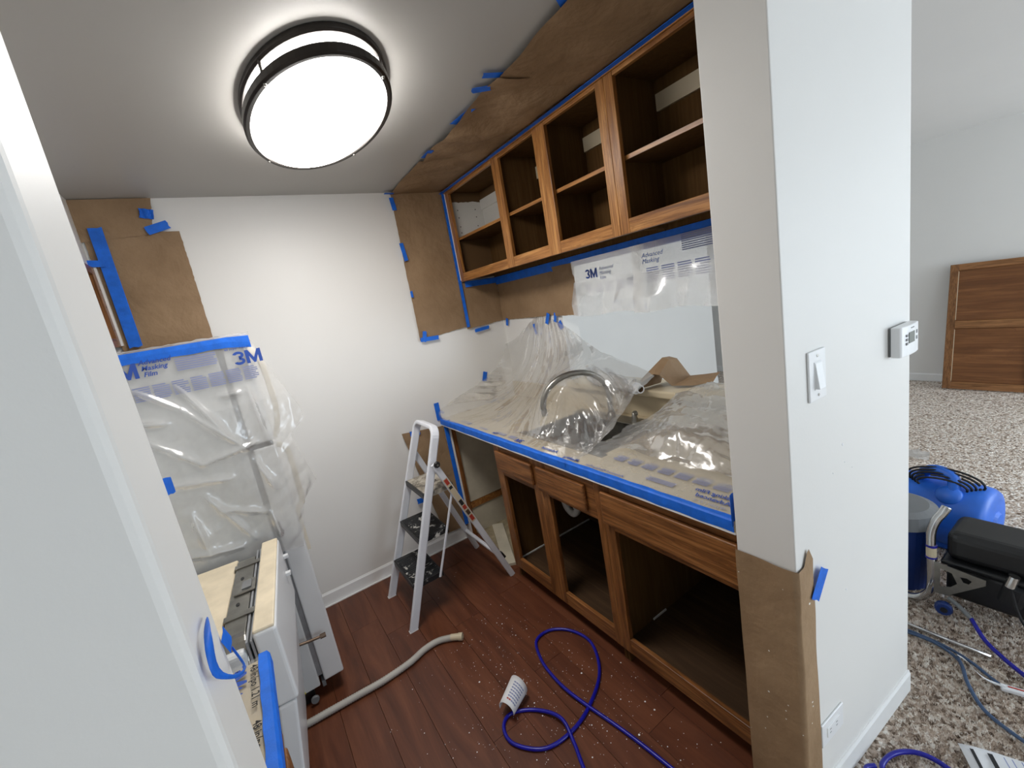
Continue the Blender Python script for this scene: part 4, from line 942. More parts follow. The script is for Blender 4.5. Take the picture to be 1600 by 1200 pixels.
# tape along the fridge top edge
rows = []
for i in range(41):
    x = -0.72 + (0.775) * i / 40; w_ = 0.0 if i < 36 else (i - 36) * 0.004
    rows.append([(x, 2.062, 1.7075 - w_ * 0.3), (x, 2.036, 1.708 - w_ * 0.4), (x, 2.0335, 1.690 - w_), (x, 2.0330, 1.668 - w_ + 0.0015 * math.sin(i))])
o = MB().grid(rows).build('painter_tape', 'tape', solid=0.0006); tag(o, 'long blue tape along the top edge of the fridge', 'tape', 'long runs of painter tape')
u, v = np.meshgrid(np.linspace(0, 1, 40), np.linspace(0, 1, 10), indexing='ij')
sheet('masking_film', 'pale folded film edge lying on the fridge top', np.stack([-0.70 + 0.76 * u, 2.06 + 0.10 * v, 1.710 + 0.014 * np.abs(crumple(u, v * .2, 71, 5, 5)) + 0.004], -1), 'film_thick', group='clear masking film sheets')

# ================================================================== DISHWASHER pulled out, turned slightly
dw = thing('dishwasher', 'pulled out white dishwasher without counter, steel brackets on its cream top', 'dishwasher', (-0.105, 1.345, 0), keep=False)
dw.rotation_euler = (0, 0, -math.atan2(0.055, 0.62))
W_ = 0.61
MB().box(-0.60, 0.0, 0.11, -0.085, W_, 0.835).build('tub_body', 'appl_side', dw, bevel=0.015, seg=3)
MB().box(-0.60, 0.012, 0.835, -0.150, W_ - 0.012, 0.850).build('insulation_top', 'cream_liner', dw, bevel=0.006)
# steel front frame: hoop with rounded corners
hoop = [(-0.115, 0.006, 0.35), (-0.115, 0.006, 0.76)] + [(-0.115, 0.006 + 0.06 * (1 - math.cos(a)), 0.76 + 0.092 * math.sin(a)) for a in np.linspace(0.2, math.pi / 2, 7)] + [(-0.115, W_ - 0.066, 0.852)] + [(-0.115, W_ - 0.006 - 0.06 * (1 - math.cos(a)), 0.76 + 0.092 * math.sin(a)) for a in np.linspace(math.pi / 2, 0.2, 7)] + [(-0.115, W_ - 0.006, 0.35)]
MB().bar(hoop, 0.012, 0.062, (1, 0, 0)).build('front_frame', 'steel', dw)
for yy in (0.16, 0.50):
    b = MB().box(-0.150, yy - 0.014, 0.8585, -0.030, yy + 0.014, 0.8620).build('mount_bracket', 'steel', dw)
    for s_ in (-1, 1): MB().tube([(-0.036 + 0.018 * math.cos(a), yy + s_ * 0.013 + 0.009 * math.sin(a), 0.866) for a in np.linspace(0, 6.0, 12)], 0.0028, 6).build('bracket_eye', 'steel', b)
lt = MB().box(-0.135, 0.285, 0.8585, -0.070, 0.365, 0.866).build('latch_plate', 'steel', dw, bevel=0.003)
MB().box(-0.110, 0.30, 0.8662, -0.082, 0.35, 0.8705).build('latch', 'grey_pl', lt)
for yy in (0.23, 0.40): MB().lathe([(0, 0.001), (0.008, 0.001), (0.008, 0)], (-0.118, yy, 0.8585), n=10, sx=0.7, sy=1.3).build('slot', 'black', dw)
for k in (0, 1): MB().box(-0.082 + k * 0.012, 0.004, 0.60, -0.076 + k * 0.012, W_ - 0.004, 0.856).build('door_gasket', 'gasket', dw)
cp = MB().box(-0.062, 0.0, 0.62, 0.0, W_, 0.872).build('control_panel', 'appl', dw, bevel=0.010, seg=3)
MB().box(-0.060, 0.004, 0.868, -0.004, W_ - 0.004, 0.880).build('panel_top_cap', 'cream_liner', cp, bevel=0.005)
MB().prism([(-0.135, 0.11), (-0.085, 0.11), (-0.008, 0.618), (-0.060, 0.618)], 'y', 0.0, W_).build('door', 'appl', dw, bevel=0.008, seg=3)
MB().box(-0.30, 0.02, 0.0, -0.12, W_ - 0.02, 0.11).build('base', 'black', dw)
for yy, zz in ((0.58, 0.80), (0.50, 0.765)): MB().box(0.0, yy - 0.01, zz - 0.008, 0.018, yy + 0.01, zz + 0.006).build('door_clip', 'appl', dw, bevel=0.002)
# supply tube poking out between the two appliances
t = thing('supply_tube', 'bent copper supply tube with brass nut poking out beside the dishwasher', 'pipe', (-0.1, 2.0, 0.33))
MB().tube(curve3([(-0.20, 1.995, 0.320), (-0.15, 1.995, 0.336), (-0.115, 1.996, 0.352), (-0.06, 1.996, 0.345), (-0.01, 1.995, 0.340)], 16), 0.0065, 10).build('tube', 'copper', t, smooth=True)
MB().tube([(-0.014, 1.995, 0.340), (0.010, 1.995, 0.339)], 0.0105, 6).build('nut', 'copper', t)

# ================================================================== LEFT COUNTER
t = thing('base_cabinet', 'brown base cabinet under the film covered left counter', 'cabinet', (-0.45, 0.9, 0), 'doorless base cabinets under the counter')
MB().box(-0.80, 0.645, 0.09, -0.16, 1.15, 0.884).build('body', 'oakd_z', t, bevel=0.003)
MB().box(-0.159, 0.70, 0.14, -0.141, 1.11, 0.70).build('door', 'oakd_z', t, bevel=0.006, seg=3)
MB().box(-0.159, 0.70, 0.73, -0.141, 1.11, 0.86).build('drawer_front', 'oakd_y', t, bevel=0.006, seg=3)
MB().box(-0.80, 0.645, 0.0, -0.22, 1.15, 0.09).build('toe_kick', 'ply_dk', t)
o = MB().box(-0.80, 0.645, 0.885, -0.122, 1.155, 0.920).build('countertop', 'cream', bevel=0.004); tag(o, 'short cream countertop beside the left wall end', 'countertop')
u, v = np.meshgrid(np.linspace(0, 1, 60), np.linspace(0, 1, 60), indexing='ij')
P = np.stack([-0.78 + 0.656 * u, 0.648 + 0.512 * v, 0.9225 + 0.006 * (0.5 + 0.5 * np.clip(crumple(u * .6, v * .5, 81, 6, 5), -1, 1)) * np.clip((1 - u) * 8, 0, 1)], -1)
fl_ = sheet('masking_film', 'printed film covering the short left counter', P, 'film_flat', group='clear masking film sheets')
lc = lambda x0, y0: (lambda x, y: (x0 + y, y0 - x, 0.9295))
lettering('48 in/po 1.21 m', 0.022, lc(-0.160, 1.130), 'ink', fl_, bold=0.0004)
lettering('48 in/po', 0.022, lc(-0.160, 0.950), 'ink', fl_, bold=0.0004)
lettering('Advanced', 0.026, lc(-0.195, 1.085), 'ink_blue', fl_, shear=0.3, bold=0.0006)
logo(0.05, lc(-0.205, 1.150), 'ink_blue', fl_)
rows = []
for i in range(31):
    y = 0.648 + 0.512 * i / 30; j = 0.001 * math.sin(i * 1.1)
    rows.append([(-0.143 + j, y, 0.9298), (-0.124, y, 0.9290), (-0.1195, y, 0.920), (-0.1192, y, 0.893)])
o = MB().grid(rows).build('painter_tape', 'tape', solid=0.0006); tag(o, 'blue tape along the front edge of the left counter', 'tape', 'long runs of painter tape')

# ================================================================== STEP LADDER
def step_ladder():
    t = thing('step_ladder', 'white three step folding ladder with paint smeared black treads', 'step ladder', (0.72, 2.33, 0))
    def fr(s_, far):   # point on front rails at fraction s of the height
        z = 1.055 * s_; x = 0.412 + 0.385 * s_
        return (x, (2.535 - 0.085 * s_) if far else (2.148 + 0.022 * s_), z)
    path = [fr(s_, False) for s_ in (0, 0.3, 0.6, 0.9)]
    n0, n1 = Vector(fr(0.94, False)), Vector(fr(0.94, True)); up = (Vector(fr(1, False)) - Vector(fr(0.9, False))).normalized()
    Rr = 0.055
    for a in np.linspace(0, math.pi / 2, 7): path.append(n0 + Vector((0, Rr * (1 - math.cos(a)), 0)) + up * Rr * math.sin(a))
    for a in np.linspace(math.pi / 2, 0, 7): path.append(n1 - Vector((0, Rr * (1 - math.cos(a)), 0)) + up * Rr * math.sin(a))
    path += [fr(s_, True) for s_ in (0.9, 0.6, 0.3, 0)]
    MB().bar(path, 0.024, 0.046, Vector((0, 1, 0)).cross(Vector((0.385, 0, 1.055)))).build('front_frame', 'alum', t)
    for s_, far in ((0.0, False), (0.0, True)):
        p = Vector(fr(s_, far)); MB().obox(p + Vector((0, 0, 0.002)), (0.024, 0, 0), (0, 0.013, 0), (0, 0, 0.002)).build('foot', 'white', t)
    # rear legs
    hy0, hy1 = 2.128, 2.485
    rl = [((0.722, hy0, 0.868), (1.062, 2.135, 0.0)), ((0.735, hy1, 0.868), (1.052, 2.580, 0.0))]
    for a, b in rl:
        MB().bar([a, b], 0.018, 0.036, (0, 0, 1)).build('rear_leg', 'alum', t)
    a = Vector(rl[0][0]).lerp(Vector(rl[0][1]), 0.80); b = Vector(rl[1][0]).lerp(Vector(rl[1][1]), 0.80)
    MB().bar([a, b], 0.022, 0.018, (0, 0, 1)).build('rear_brace', 'alum', t)
    MB().obox(Vector(rl[0][0]).lerp(Vector(rl[0][1]), 0.84) + Vector((0.016, 0.004, 0.02)), (0.010, 0, -0.02), (0, 0.010, 0), (0.006, 0, 0.004)).build('leg_clip', 'black', t)
    hg = MB().lathe([(0, 0.012), (0.014, 0.012), (0.018, 0.006), (0.018, 0.0)], (0.735, hy0 - 0.008, 0.862), (0, -1, 0), n=18).build('hinge_cap', 'black', t)
    MB().lathe([(0, 0.004), (0.006, 0.004), (0.006, 0)], (0.735, hy0 - 0.020, 0.862), (0, -1, 0), n=10).build('rivet', 'steel', hg)
    # warning stickers on the near rear leg
    A, B = Vector(rl[0][0]), Vector(rl[0][1]); d = (B - A).normalized()
    sd = Vector((0, -1, 0)); up2 = d.cross(sd).normalized()
    st = MB()
    def plate(f0, f1, hw, off): 
        p, q = A.lerp(B, f0) + sd * off, A.lerp(B, f1) + sd * off
        return [p - up2 * hw, q - up2 * hw, q + up2 * hw, p + up2 * hw], [(0, 1, 2, 3)]
    s1 = MB().add(*plate(0.115, 0.47, 0.014, 0.0100)).build('warning_sticker', 'cream', t)
    for f0, f1, m in ((0.12, 0.16, 'red_ink'), (0.175, 0.195, 'ink'), (0.29, 0.33, 'ink'), (0.335, 0.365, 'red_ink'), (0.375, 0.41, 'copper'), (0.42, 0.46, 'red_ink')):
        MB().add(*plate(f0, f1, 0.010, 0.0106)).build('sticker_mark', m, s1)
    # treads: ribbed, with lip
    for zt, xf, m in ((0.235, 0.468, 'tread'), (0.468, 0.556, 'tread'), (0.705, 0.640, 'tread_top')):
        s_ = zt / 1.055; y0 = fr(s_, False)[1] + 0.012; y1 = fr(s_, True)[1] - 0.012; dp = 0.175
        prof = [(y0, zt - 0.026)]; nr = 17
        for k in range(nr):
            a = y0 + 0.012 + (y1 - y0 - 0.024) * k / nr; b = (y1 - y0 - 0.024) / nr
            prof += [(a, zt - 0.004), (a + b * 0.15, zt), (a + b * 0.55, zt), (a + b * 0.7, zt - 0.004)]
        prof = [(y0, zt - 0.028), (y0, zt)] + prof[1:] + [(y1 - 0.012, zt), (y1, zt), (y1, zt - 0.028)]
        tr = MB().prism(prof, 'x', xf + 0.012, xf + dp).build('tread', m, t)
        MB().box(xf, y0, zt - 0.032, xf + 0.012, y1, zt + 0.001).build('tread_lip', 'black', tr, bevel=0.004)
        MB().box(xf + dp, y0, zt - 0.032, xf + dp + 0.008, y1, zt + 0.001).build('tread_lip', 'black', tr, bevel=0.003)
        for yy in (y0 - 0.020, y1 + 0.010): MB().tube([(xf + 0.012, yy, zt - 0.016), (xf + 0.012, yy + 0.012, zt - 0.016)], 0.008, 8).build('step_pin', 'white', tr)
    # link bars joining the treads
    for yy in (2.140, 2.470):
        MB().bar([(0.800, yy, 0.690), (0.712, yy, 0.46), (0.620, yy, 0.225)], 0.012, 0.008, (0, 1, 0)).build('link_bar', 'alum', t)
step_ladder()

# ================================================================== FLOOR THINGS
t = thing('drain_hose', 'grey corrugated drain hose with cream end lying on the kitchen floor', 'hose', (0.2, 1.93, 0.0))
hp = [(-0.26, 1.960, 0.017), (-0.165, 1.946, 0.017), (-0.05, 1.938, 0.017), (0.065, 1.930, 0.017), (0.183, 1.923, 0.017), (0.315, 1.933, 0.017), (0.405, 1.958, 0.017), (0.48, 1.958, 0.017), (0.545, 1.925, 0.018)]
path = curve3(hp, 180); n = 10; mb = MB(); vs_ = []
for i, p in enumerate(path):
    p = Vector(p); a = Vector(path[max(0, i - 1)]); b = Vector(path[min(179, i + 1)]); tg = (b - a).normalized(); sd = tg.cross(Vector((0, 0, 1))).normalized()
    r_ = 0.0142 if i % 2 else 0.0165
    vs_ += [p + sd * r_ * math.cos(6.2832 * k / n) + Vector((0, 0, 1)) * r_ * math.sin(6.2832 * k / n) for k in range(n)]
mb.add(vs_, [(i * n + k, i * n + (k + 1) % n, (i + 1) * n + (k + 1) % n, (i + 1) * n + k) for i in range(179) for k in range(n)])
mb.build('corrugated_tube', 'hose', t, smooth=True)
MB().lathe([(0.0, 0.0), (0.016, 0.0), (0.0165, 0.040), (0.019, 0.041), (0.019, 0.062), (0.012, 0.062), (0.012, 0.04)], (0.540, 1.928, 0.0195), (0.058, -0.045, 0), n=16).build('rubber_end', 'cream', t, smooth=False)

bh = [(0.895, 0.60, 0.008), (0.880, 0.72, 0.008), (0.867, 0.833, 0.008), (0.844, 1.013, 0.008), (0.806, 1.20, 0.012), (0.790, 1.30, 0.014), (0.792, 1.40, 0.008), (0.806, 1.50, 0.008), (0.855, 1.605, 0.008), (0.945, 1.612, 0.008), (1.020, 1.535, 0.008),
      (1.040, 1.41, 0.008), (0.955, 1.27, 0.008), (0.812, 1.186, 0.008), (0.685, 1.157, 0.008), (0.572, 1.178, 0.008), (0.495, 1.270, 0.008), (0.500, 1.350, 0.008), (0.556, 1.378, 0.008), (0.643, 1.318, 0.008), (0.690, 1.215, 0.022), (0.672, 1.122, 0.010), (0.639, 1.031, 0.008), (0.60, 0.90, 0.008), (0.55, 0.72, 0.008)]
o = MB().tube(curve3(bh, 220), 0.0072, 10).build('spray_hose', 'hose_b', smooth=True); tag(o, 'shiny blue spray hose looped on the brown kitchen floor', 'hose', 'blue spray hoses')
# paper tag curled round the hose
def tag_pt(s_, a, e=0.0):
    r_ = 0.036 + 0.010 * s_ + e
    return (0.590 + 0.105 * (s_ - 0.5) + 0.014 * math.cos(a), 1.408 + 0.060 * (s_ - 0.5) - r_ * math.cos(a) * 0.9, 0.040 + r_ * math.sin(a) * 0.95)
rows = []
for i in range(13):
    a = -0.5 + i / 12 * 3.9; row = []
    for k in range(5):
        row.append(tag_pt(k / 4, a))
    rows.append(row)
tg_ = MB().grid(rows).build('hose_tag', 'paper', smooth=True, solid=0.0008); tag(tg_, 'curled white printed tag around the blue hose loop', 'tag')
mb = MB(); mr = MB()
for q in range(7):
    for w_ in range(5):
        a0, a1 = 0.35 + w_ * 0.26, 0.35 + w_ * 0.26 + 0.22; s0 = 0.16 + q * 0.10
        (mr if q == 0 and w_ > 2 else mb).add([tag_pt(s0, a0, .0015), tag_pt(s0 + .045, a0, .0015), tag_pt(s0 + .045, a1, .0015), tag_pt(s0, a1, .0015)], [(0, 1, 2, 3)])
o = mb.build('small_print', 'ink_grey', tg_); o['kind'] = 'stuff'
o = mr.build('red_print', 'red_ink', tg_); o['kind'] = 'stuff'

# white paint specks on the floor
mb = MB(); r_ = random.Random(11); nsp = 0
while nsp < 620:
    x = r_.uniform(0.10, 1.08); y = r_.uniform(0.75, 2.65)
    wgt = math.exp(-((x - 0.75) / 0.35) ** 2 - ((y - 1.35) / 0.55) ** 2)
    if r_.random() > wgt: continue
    q = 0.0009 + 0.0016 * r_.random() ** 3 + (0.0020 if r_.random() < 0.03 else 0); a0 = r_.random() * 6
    vs_ = [(x + q * math.cos(a0 + k * 1.047), y + q * math.sin(a0 + k * 1.047), 0.0006) for k in range(6)] + [(x, y, 0.0009)]
    mb.add(vs_, [(k, (k + 1) % 6, 6) for k in range(6)]); nsp += 1
o = mb.build('paint_specks', 'paper'); tag(o, 'white paint specks scattered over the brown laminate floor', 'paint specks', kind='stuff')

# ================================================================== SWITCH, OUTLET, THERMOSTAT
def wall_frame(x, z):      # origin on the switch wall face, axes: right, up, out
    f = (x - 1.045) / 0.69; o_ = Vector((x, 0.49 - 0.040 * f, z)); r_ = Vector((0.69, -0.040, 0)).normalized(); return o_, r_, Vector((0, 0, 1)), Vector((-r_.y * -1, -r_.x, 0)).normalized()
def wf_box(mb, fr_, a0, b0, c0, a1, b1, c1):
    o_, r_, u_, n_ = fr_; return mb.obox(o_ + r_ * (a0 + a1) / 2 + u_ * (b0 + b1) / 2 + n_ * (c0 + c1) / 2, r_ * (a1 - a0) / 2, u_ * (b1 - b0) / 2, n_ * (c1 - c0) / 2)
F = wall_frame(1.174, 1.342); F = (F[0], F[1], F[2], Vector((-0.058, -1, 0)).normalized())
t = thing('light_switch', 'white rocker light switch plate on the wall left of the thermostat', 'switch', F[0])
wf_box(MB(), F, -0.040, -0.064, 0, 0.040, 0.064, 0.006).build('plate', 'white', t, bevel=0.004, seg=3)
wf_box(MB(), F, -0.0175, -0.036, 0.005, 0.0175, 0.036, 0.0075).build('frame', 'white', t, bevel=0.001)
mb = MB(); o_, r_, u_, n_ = F
pts = [(-0.015, -0.033, 0.006), (0.015, -0.033, 0.006), (0.015, 0.033, 0.006), (-0.015, 0.033, 0.006), (-0.015, -0.033, 0.017), (0.015, -0.033, 0.017), (0.015, 0.033, 0.0085), (-0.015, 0.033, 0.0085)]
mb.add([o_ + r_ * a + u_ * b + n_ * c for a, b, c in pts], [(0, 3, 2, 1), (4, 5, 6, 7), (0, 1, 5, 4), (1, 2, 6, 5), (2, 3, 7, 6), (3, 0, 4, 7)]).build('rocker', 'white', t, bevel=0.001)
for b in (-0.050, 0.050): MB().lathe([(0, 0.0075), (0.0035, 0.0072), (0.0035, 0.005)], o_ + u_ * b, n_, n=10).build('screw', 'steel', t)

F2 = wall_frame(1.188, 0.255); F2 = (F2[0], F2[1], F2[2], F[3])
t = thing('wall_outlet', 'white horizontal outlet plate low on the switch wall', 'outlet', F2[0])
wf_box(MB(), F2, -0.062, -0.040, 0, 0.062, 0.040, 0.006).build('plate', 'white', t, bevel=0.004, seg=3)
wf_box(MB(), F2, -0.036, -0.0175, 0.005, 0.036, 0.0175, 0.0085).build('receptacle', 'white', t, bevel=0.002)
for a in (-0.020, 0.016):
    for b in (-0.006, 0.006): wf_box(MB(), F2, a - 0.004, b - 0.001, 0.0085, a + 0.004, b + 0.001, 0.0089).build('slot', 'grey_pl', t)

F3 = wall_frame(1.642, 1.338); F3 = (F3[0], F3[1], F3[2], F[3])
t = thing('thermostat', 'white wall thermostat with small grey display at the wall end', 'thermostat', F3[0])
wf_box(MB(), F3, -0.060, -0.043, 0.0, 0.060, 0.043, 0.006).build('back_plate', 'grey_pl', t, bevel=0.002)
o_, r_, u_, n_ = F3
pr = [(-0.062, 0.006), (-0.062, 0.027), (-0.056, 0.031), (-0.03, 0.0345), (0.0, 0.0355), (0.03, 0.0345), (0.056, 0.031), (0.062, 0.027), (0.062, 0.006)]
k = len(pr); v = [o_ + r_ * a + n_ * c + u_ * -0.045 for a, c in pr] + [o_ + r_ * a + n_ * c + u_ * 0.045 for a, c in pr]
MB().add(v, [tuple(range(k)), tuple(range(2 * k - 1, k - 1, -1))] + [(i, (i + 1) % k, k + (i + 1) % k, k + i) for i in range(k)]).build('housing', 'white', t, bevel=0.003)
wf_box(MB(), F3, -0.022, -0.008, 0.034, 0.016, 0.024, 0.0362).build('display', 'lcd', t)
for b in (-0.008, 0.004, 0.016): wf_box(MB(), F3, -0.038, b - 0.003, 0.033, -0.028, b + 0.004, 0.0358).build('button', 'grey_pl', t)
for b in (0.0, 0.018): wf_box(MB(), F3, 0.030, b - 0.005, 0.033, 0.038, b + 0.005, 0.0354).build('button', 'grey_pl', t)
wf_box(MB(), F3, -0.008, 0.034, 0.034, 0.012, 0.037, 0.0360).build('maker_mark', 'grey_pl', t)
# paint flecks on the switch wall
for i, (x, z, q) in enumerate(((1.30, 1.115, .006), (1.31, 1.06, .003), (1.245, 1.05, .003), (1.30, 0.66, .005), (1.35, 1.03, .002))):
    f = wall_frame(x, z); o = MB().lathe([(0, 0.0012), (q * .6, 0.001), (q * .8, 0)], f[0], F[3], n=8, sx=.8, sy=1.1).build('paint_fleck', 'paper')
    tag(o, ('largest white paint fleck on the switch wall, below the switch', 'white paint fleck just under the largest one below the switch', 'white paint fleck on the switch wall nearest the wall corner', 'white paint fleck low on the switch wall beside the corner paper', 'white paint fleck on the switch wall nearest the thermostat side')[i], 'paint fleck', 'paint flecks on the switch wall')

# ================================================================== LIVING ROOM THINGS
def panel_door():
    # cabinet door leaning on the far wall; local: origin foot left corner (far y), u towards -y, v up along the lean
    t = thing('cabinet_door', 'oak cabinet door with two panels leaning on the living room wall', 'cabinet door', (5.9, 0.95, 0))
    o_ = Vector((5.84, 1.262, 0.004)); u_ = Vector((0, -1, 0)); v_ = Vector((0.205, 0, 1.19)).normalized(); n_ = Vector((-v_.z, 0, v_.x)); Wd, Hh = 0.60, 1.225
    def b(u0, v0, u1, v1, c0, c1, name, m, par=t):
        return MB().obox(o_ + u_ * (u0 + u1) / 2 + v_ * (v0 + v1) / 2 + n_ * (c0 + c1) / 2, u_ * (u1 - u0) / 2, v_ * (v1 - v0) / 2, n_ * (c1 - c0) / 2).build(name, m, par, bevel=0.003)
    b(0, 0, 0.06, Hh, 0, 0.022, 'stile', 'oak_lrz'); b(Wd - 0.06, 0, Wd, Hh, 0, 0.022, 'stile', 'oak_lrz')
    b(0.06, 0, Wd - 0.06, 0.07, 0, 0.021, 'rail', 'oak_lr'); b(0.06, Hh - 0.06, Wd - 0.06, Hh, 0, 0.021, 'rail', 'oak_lr'); b(0.06, 0.60, Wd - 0.06, 0.675, 0, 0.026, 'rail', 'oak_lr')
    for v0, v1 in ((0.07, 0.60), (0.675, Hh - 0.06)):
        p = b(0.06, v0, Wd - 0.06, v1, 0.002, 0.009, 'panel', 'ply_lr')
        b(0.060, v0 + 0.01, 0.064, v1 - 0.01, 0.012, 0.018, 'worn_edge', 'cream', p)
panel_door()

# blue air mover lying on the carpet with a wound cord
t = thing('air_mover', 'blue moulded air mover with top handle and wound black cord', 'air mover', (2.85, 0.60, 0))
ax_ = Vector((-0.10, -0.99, 0.0)).normalized(); c0 = Vector((2.90, 0.90, 0.175))
MB().lathe([(0.0, 0.0), (0.14, 0.0), (0.165, 0.02), (0.172, 0.06), (0.172, 0.43), (0.168, 0.46), (0.155, 0.478), (0.12, 0.487), (0.0, 0.49)], c0, ax_, n=40).build('drum', 'blue_pl', t, smooth=True)
MB().box(2.76, 0.45, 0.0, 3.03, 0.90, 0.16).build('base', 'blue_pl', t, bevel=0.03, seg=4)
MB().lathe([(0.0, 0.012), (0.05, 0.012), (0.062, 0.0), (0.0, 0.0)], c0 + ax_ * 0.488, ax_, n=24).build('end_cap', 'blue_pl', t)
hd = MB().tube(curve3([(2.86, 0.69, 0.33), (2.85, 0.675, 0.385), (2.83, 0.62, 0.415), (2.81, 0.56, 0.395), (2.79, 0.555, 0.33)], 20), 0.026, 14, (1, 0, 0)).build('handle', 'blue_pl', t, smooth=True)
MB().lathe([(0.0, 0.02), (0.045, 0.018), (0.052, 0.0), (0.045, -0.018), (0, -0.02)], (2.768, 0.565, 0.315), (-1, 0, 0.8), n=24).build('handle_boss', 'blue_pl', hd, smooth=True)
for k in range(5):
    rr = 0.085 + 0.012 * k
    MB().tube([(2.80 + 0.01 * k - 0.02 * math.sin(a), 0.60 + rr * math.cos(a) * 1.1, 0.345 + rr * 0.55 * math.sin(a) + 0.004 * k) for a in np.linspace(0.2 + k, 6.2 + k, 26)], 0.0055, 8).build('power_cord', 'rubber', t, smooth=True)
MB().tube(curve3([(2.75, 0.56, 0.30), (2.72, 0.52, 0.235), (2.72, 0.47, 0.19), (2.74, 0.435, 0.16)], 12), 0.0055, 8).build('power_cord', 'rubber', t, smooth=True)
MB().obox((2.722, 0.50, 0.215), (0.0, 0.055, 0), (0.003, 0, 0.032), (0.0015, 0, 0.0004)).build('rating_label', 'paper', t)
for yy, zz in ((0.70, 0.22), (0.685, 0.17)): MB().lathe([(0, 0.001), (0.007, 0.001), (0.007, 0)], (2.724, yy, zz), (-1, 0, 0.1), n=8, sx=1, sy=1.6).build('paint_drip', 'paper', t)

# airless paint sprayer on a chrome stand
t = thing('paint_sprayer', 'airless paint sprayer with black cover on a chrome tube stand', 'paint sprayer', (2.25, 0.40, 0))
MB().tube(curve3([(2.275, 0.470, 0.50), (2.262, 0.478, 0.478), (2.252, 0.498, 0.435), (2.250, 0.511, 0.37), (2.250, 0.509, 0.26), (2.250, 0.507, 0.13), (2.252, 0.518, 0.075), (2.255, 0.56, 0.028), (2.256, 0.64, 0.018)], 40), 0.0165, 14, (1, 0, 0)).build('stand_tube', 'chrome', t, smooth=True)
MB().tube([(2.25, 0.5085, 0.265), (2.25, 0.509, 0.31)], 0.0178, 14, (1, 0, 0)).build('paper_band', 'cream', t)
for zz in (0.258, 0.312): MB().tube([(2.25, 0.509, zz), (2.25, 0.509, zz + 0.008)], 0.0190, 14, (1, 0, 0)).build('clamp', 'hose_b', t)
# bracket plate with cut-outs
bm_ = MB(); 
outer = [(0.495, 0.250), (0.495, 0.100), (0.46, 0.100), (0.34, 0.210), (0.34, 0.236)]
def plate_with_holes():
    bm = bmesh.new()
    pts = lambda L: [bm.verts.new((0, y, z)) for y, z in L]
    o1 = pts([(0.497, 0.250), (0.497, 0.100), (0.455, 0.103), (0.345, 0.208), (0.345, 0.232)])
    h1 = pts([(0.478, 0.225), (0.478, 0.135), (0.445, 0.150), (0.425, 0.175), (0.442, 0.218)])
    h2 = pts([(0.418, 0.212), (0.408, 0.190), (0.392, 0.190), (0.383, 0.208), (0.398, 0.216)])
    ed = []
    for L in (o1, h1, h2): ed += [bm.edges.new((L[i], L[(i + 1) % len(L)])) for i in range(len(L))]
    bmesh.ops.triangle_fill(bm, use_beauty=True, edges=ed)
    r_ = bmesh.ops.extrude_face_region(bm, geom=list(bm.faces))
    bmesh.ops.translate(bm, verts=[g for g in r_['geom'] if isinstance(g, bmesh.types.BMVert)], vec=(0.004, 0, 0))
    for v_ in bm.verts: v_.co.x += 2.238
    bmesh.ops.recalc_face_normals(bm, faces=bm.faces)
    me = bpy.data.meshes.new('bracket'); bm.to_mesh(me); bm.free(); me.materials.append(M['steel'])
    o = bpy.data.objects.new('bracket', me); COL.objects.link(o); o.parent = t; o.matrix_parent_inverse = PINV[t.name]
plate_with_holes()
MB().box(2.29, 0.10, 0.245, 2.50, 0.475, 0.375).build('motor_cover', 'black', t, bevel=0.035, seg=4)
MB().box(2.27, 0.085, 0.228, 2.51, 0.485, 0.250).build('cover_rim', 'black', t, bevel=0.008)
MB().box(2.28, 0.14, 0.075, 2.48, 0.47, 0.228).build('gear_housing', 'black', t, bevel=0.02, seg=3)
MB().lathe([(0, 0.09), (0.035, 0.09), (0.04, 0.0), (0, 0)], (2.30, 0.285, 0.14), (-0.2, -0.2, 1), n=20).build('filter_bowl', 'rubber', t, smooth=False)
MB().lathe([(0, 0.05), (0.016, 0.05), (0.018, 0.0), (0, 0)], (2.265, 0.285, 0.225), (0, -0.2, 1), n=16).build('prime_valve', 'chrome', t, smooth=False)
kb = MB().lathe([(0, 0.030), (0.024, 0.030), (0.029, 0.022), (0.029, 0.006), (0.020, 0.0), (0, 0)], (2.225, 0.462, 0.055), (-1, -0.25, 0.1), n=14).build('pressure_knob', 'dk_blue', t)
MB().lathe([(0, 0.033), (0.012, 0.033), (0.012, 0.029)], (2.225, 0.462, 0.055), (-1, -0.25, 0.1), n=12).build('knob_cap', 'black', kb)
MB().tube([(2.25, 0.470, 0.105), (2.245, 0.470, 0.085)], 0.010, 8, (1, 0, 0)).build('hose_fitting', 'chrome', t)
MB().tube(curve3([(2.235, 0.45, 0.098), (2.22, 0.415, 0.085), (2.20, 0.375, 0.062)], 10), 0.0085, 10).build('spring_guard', 'grey_pl', t, smooth=True)
MB().tube([(2.070, 0.545, 0.016), (2.075, 0.298, 0.016)], 0.0075, 10).build('stand_foot_rod', 'chrome', t, smooth=True)
MB().tube(curve3([(2.256, 0.64, 0.018), (2.17, 0.66, 0.016), (2.07, 0.60, 0.016), (2.070, 0.545, 0.016)], 14), 0.0075, 10).build('stand_foot_bend', 'chrome', t, smooth=True)
MB().tube(curve3([(2.26, 0.285, 0.24), (2.25, 0.275, 0.20), (2.24, 0.262, 0.15), (2.23, 0.24, 0.10), (2.22, 0.20, 0.05), (2.21, 0.12, 0.014), (2.20, 0.0, 0.012)], 40), 0.005, 8).build('power_cord', 'rubber', t, smooth=True)
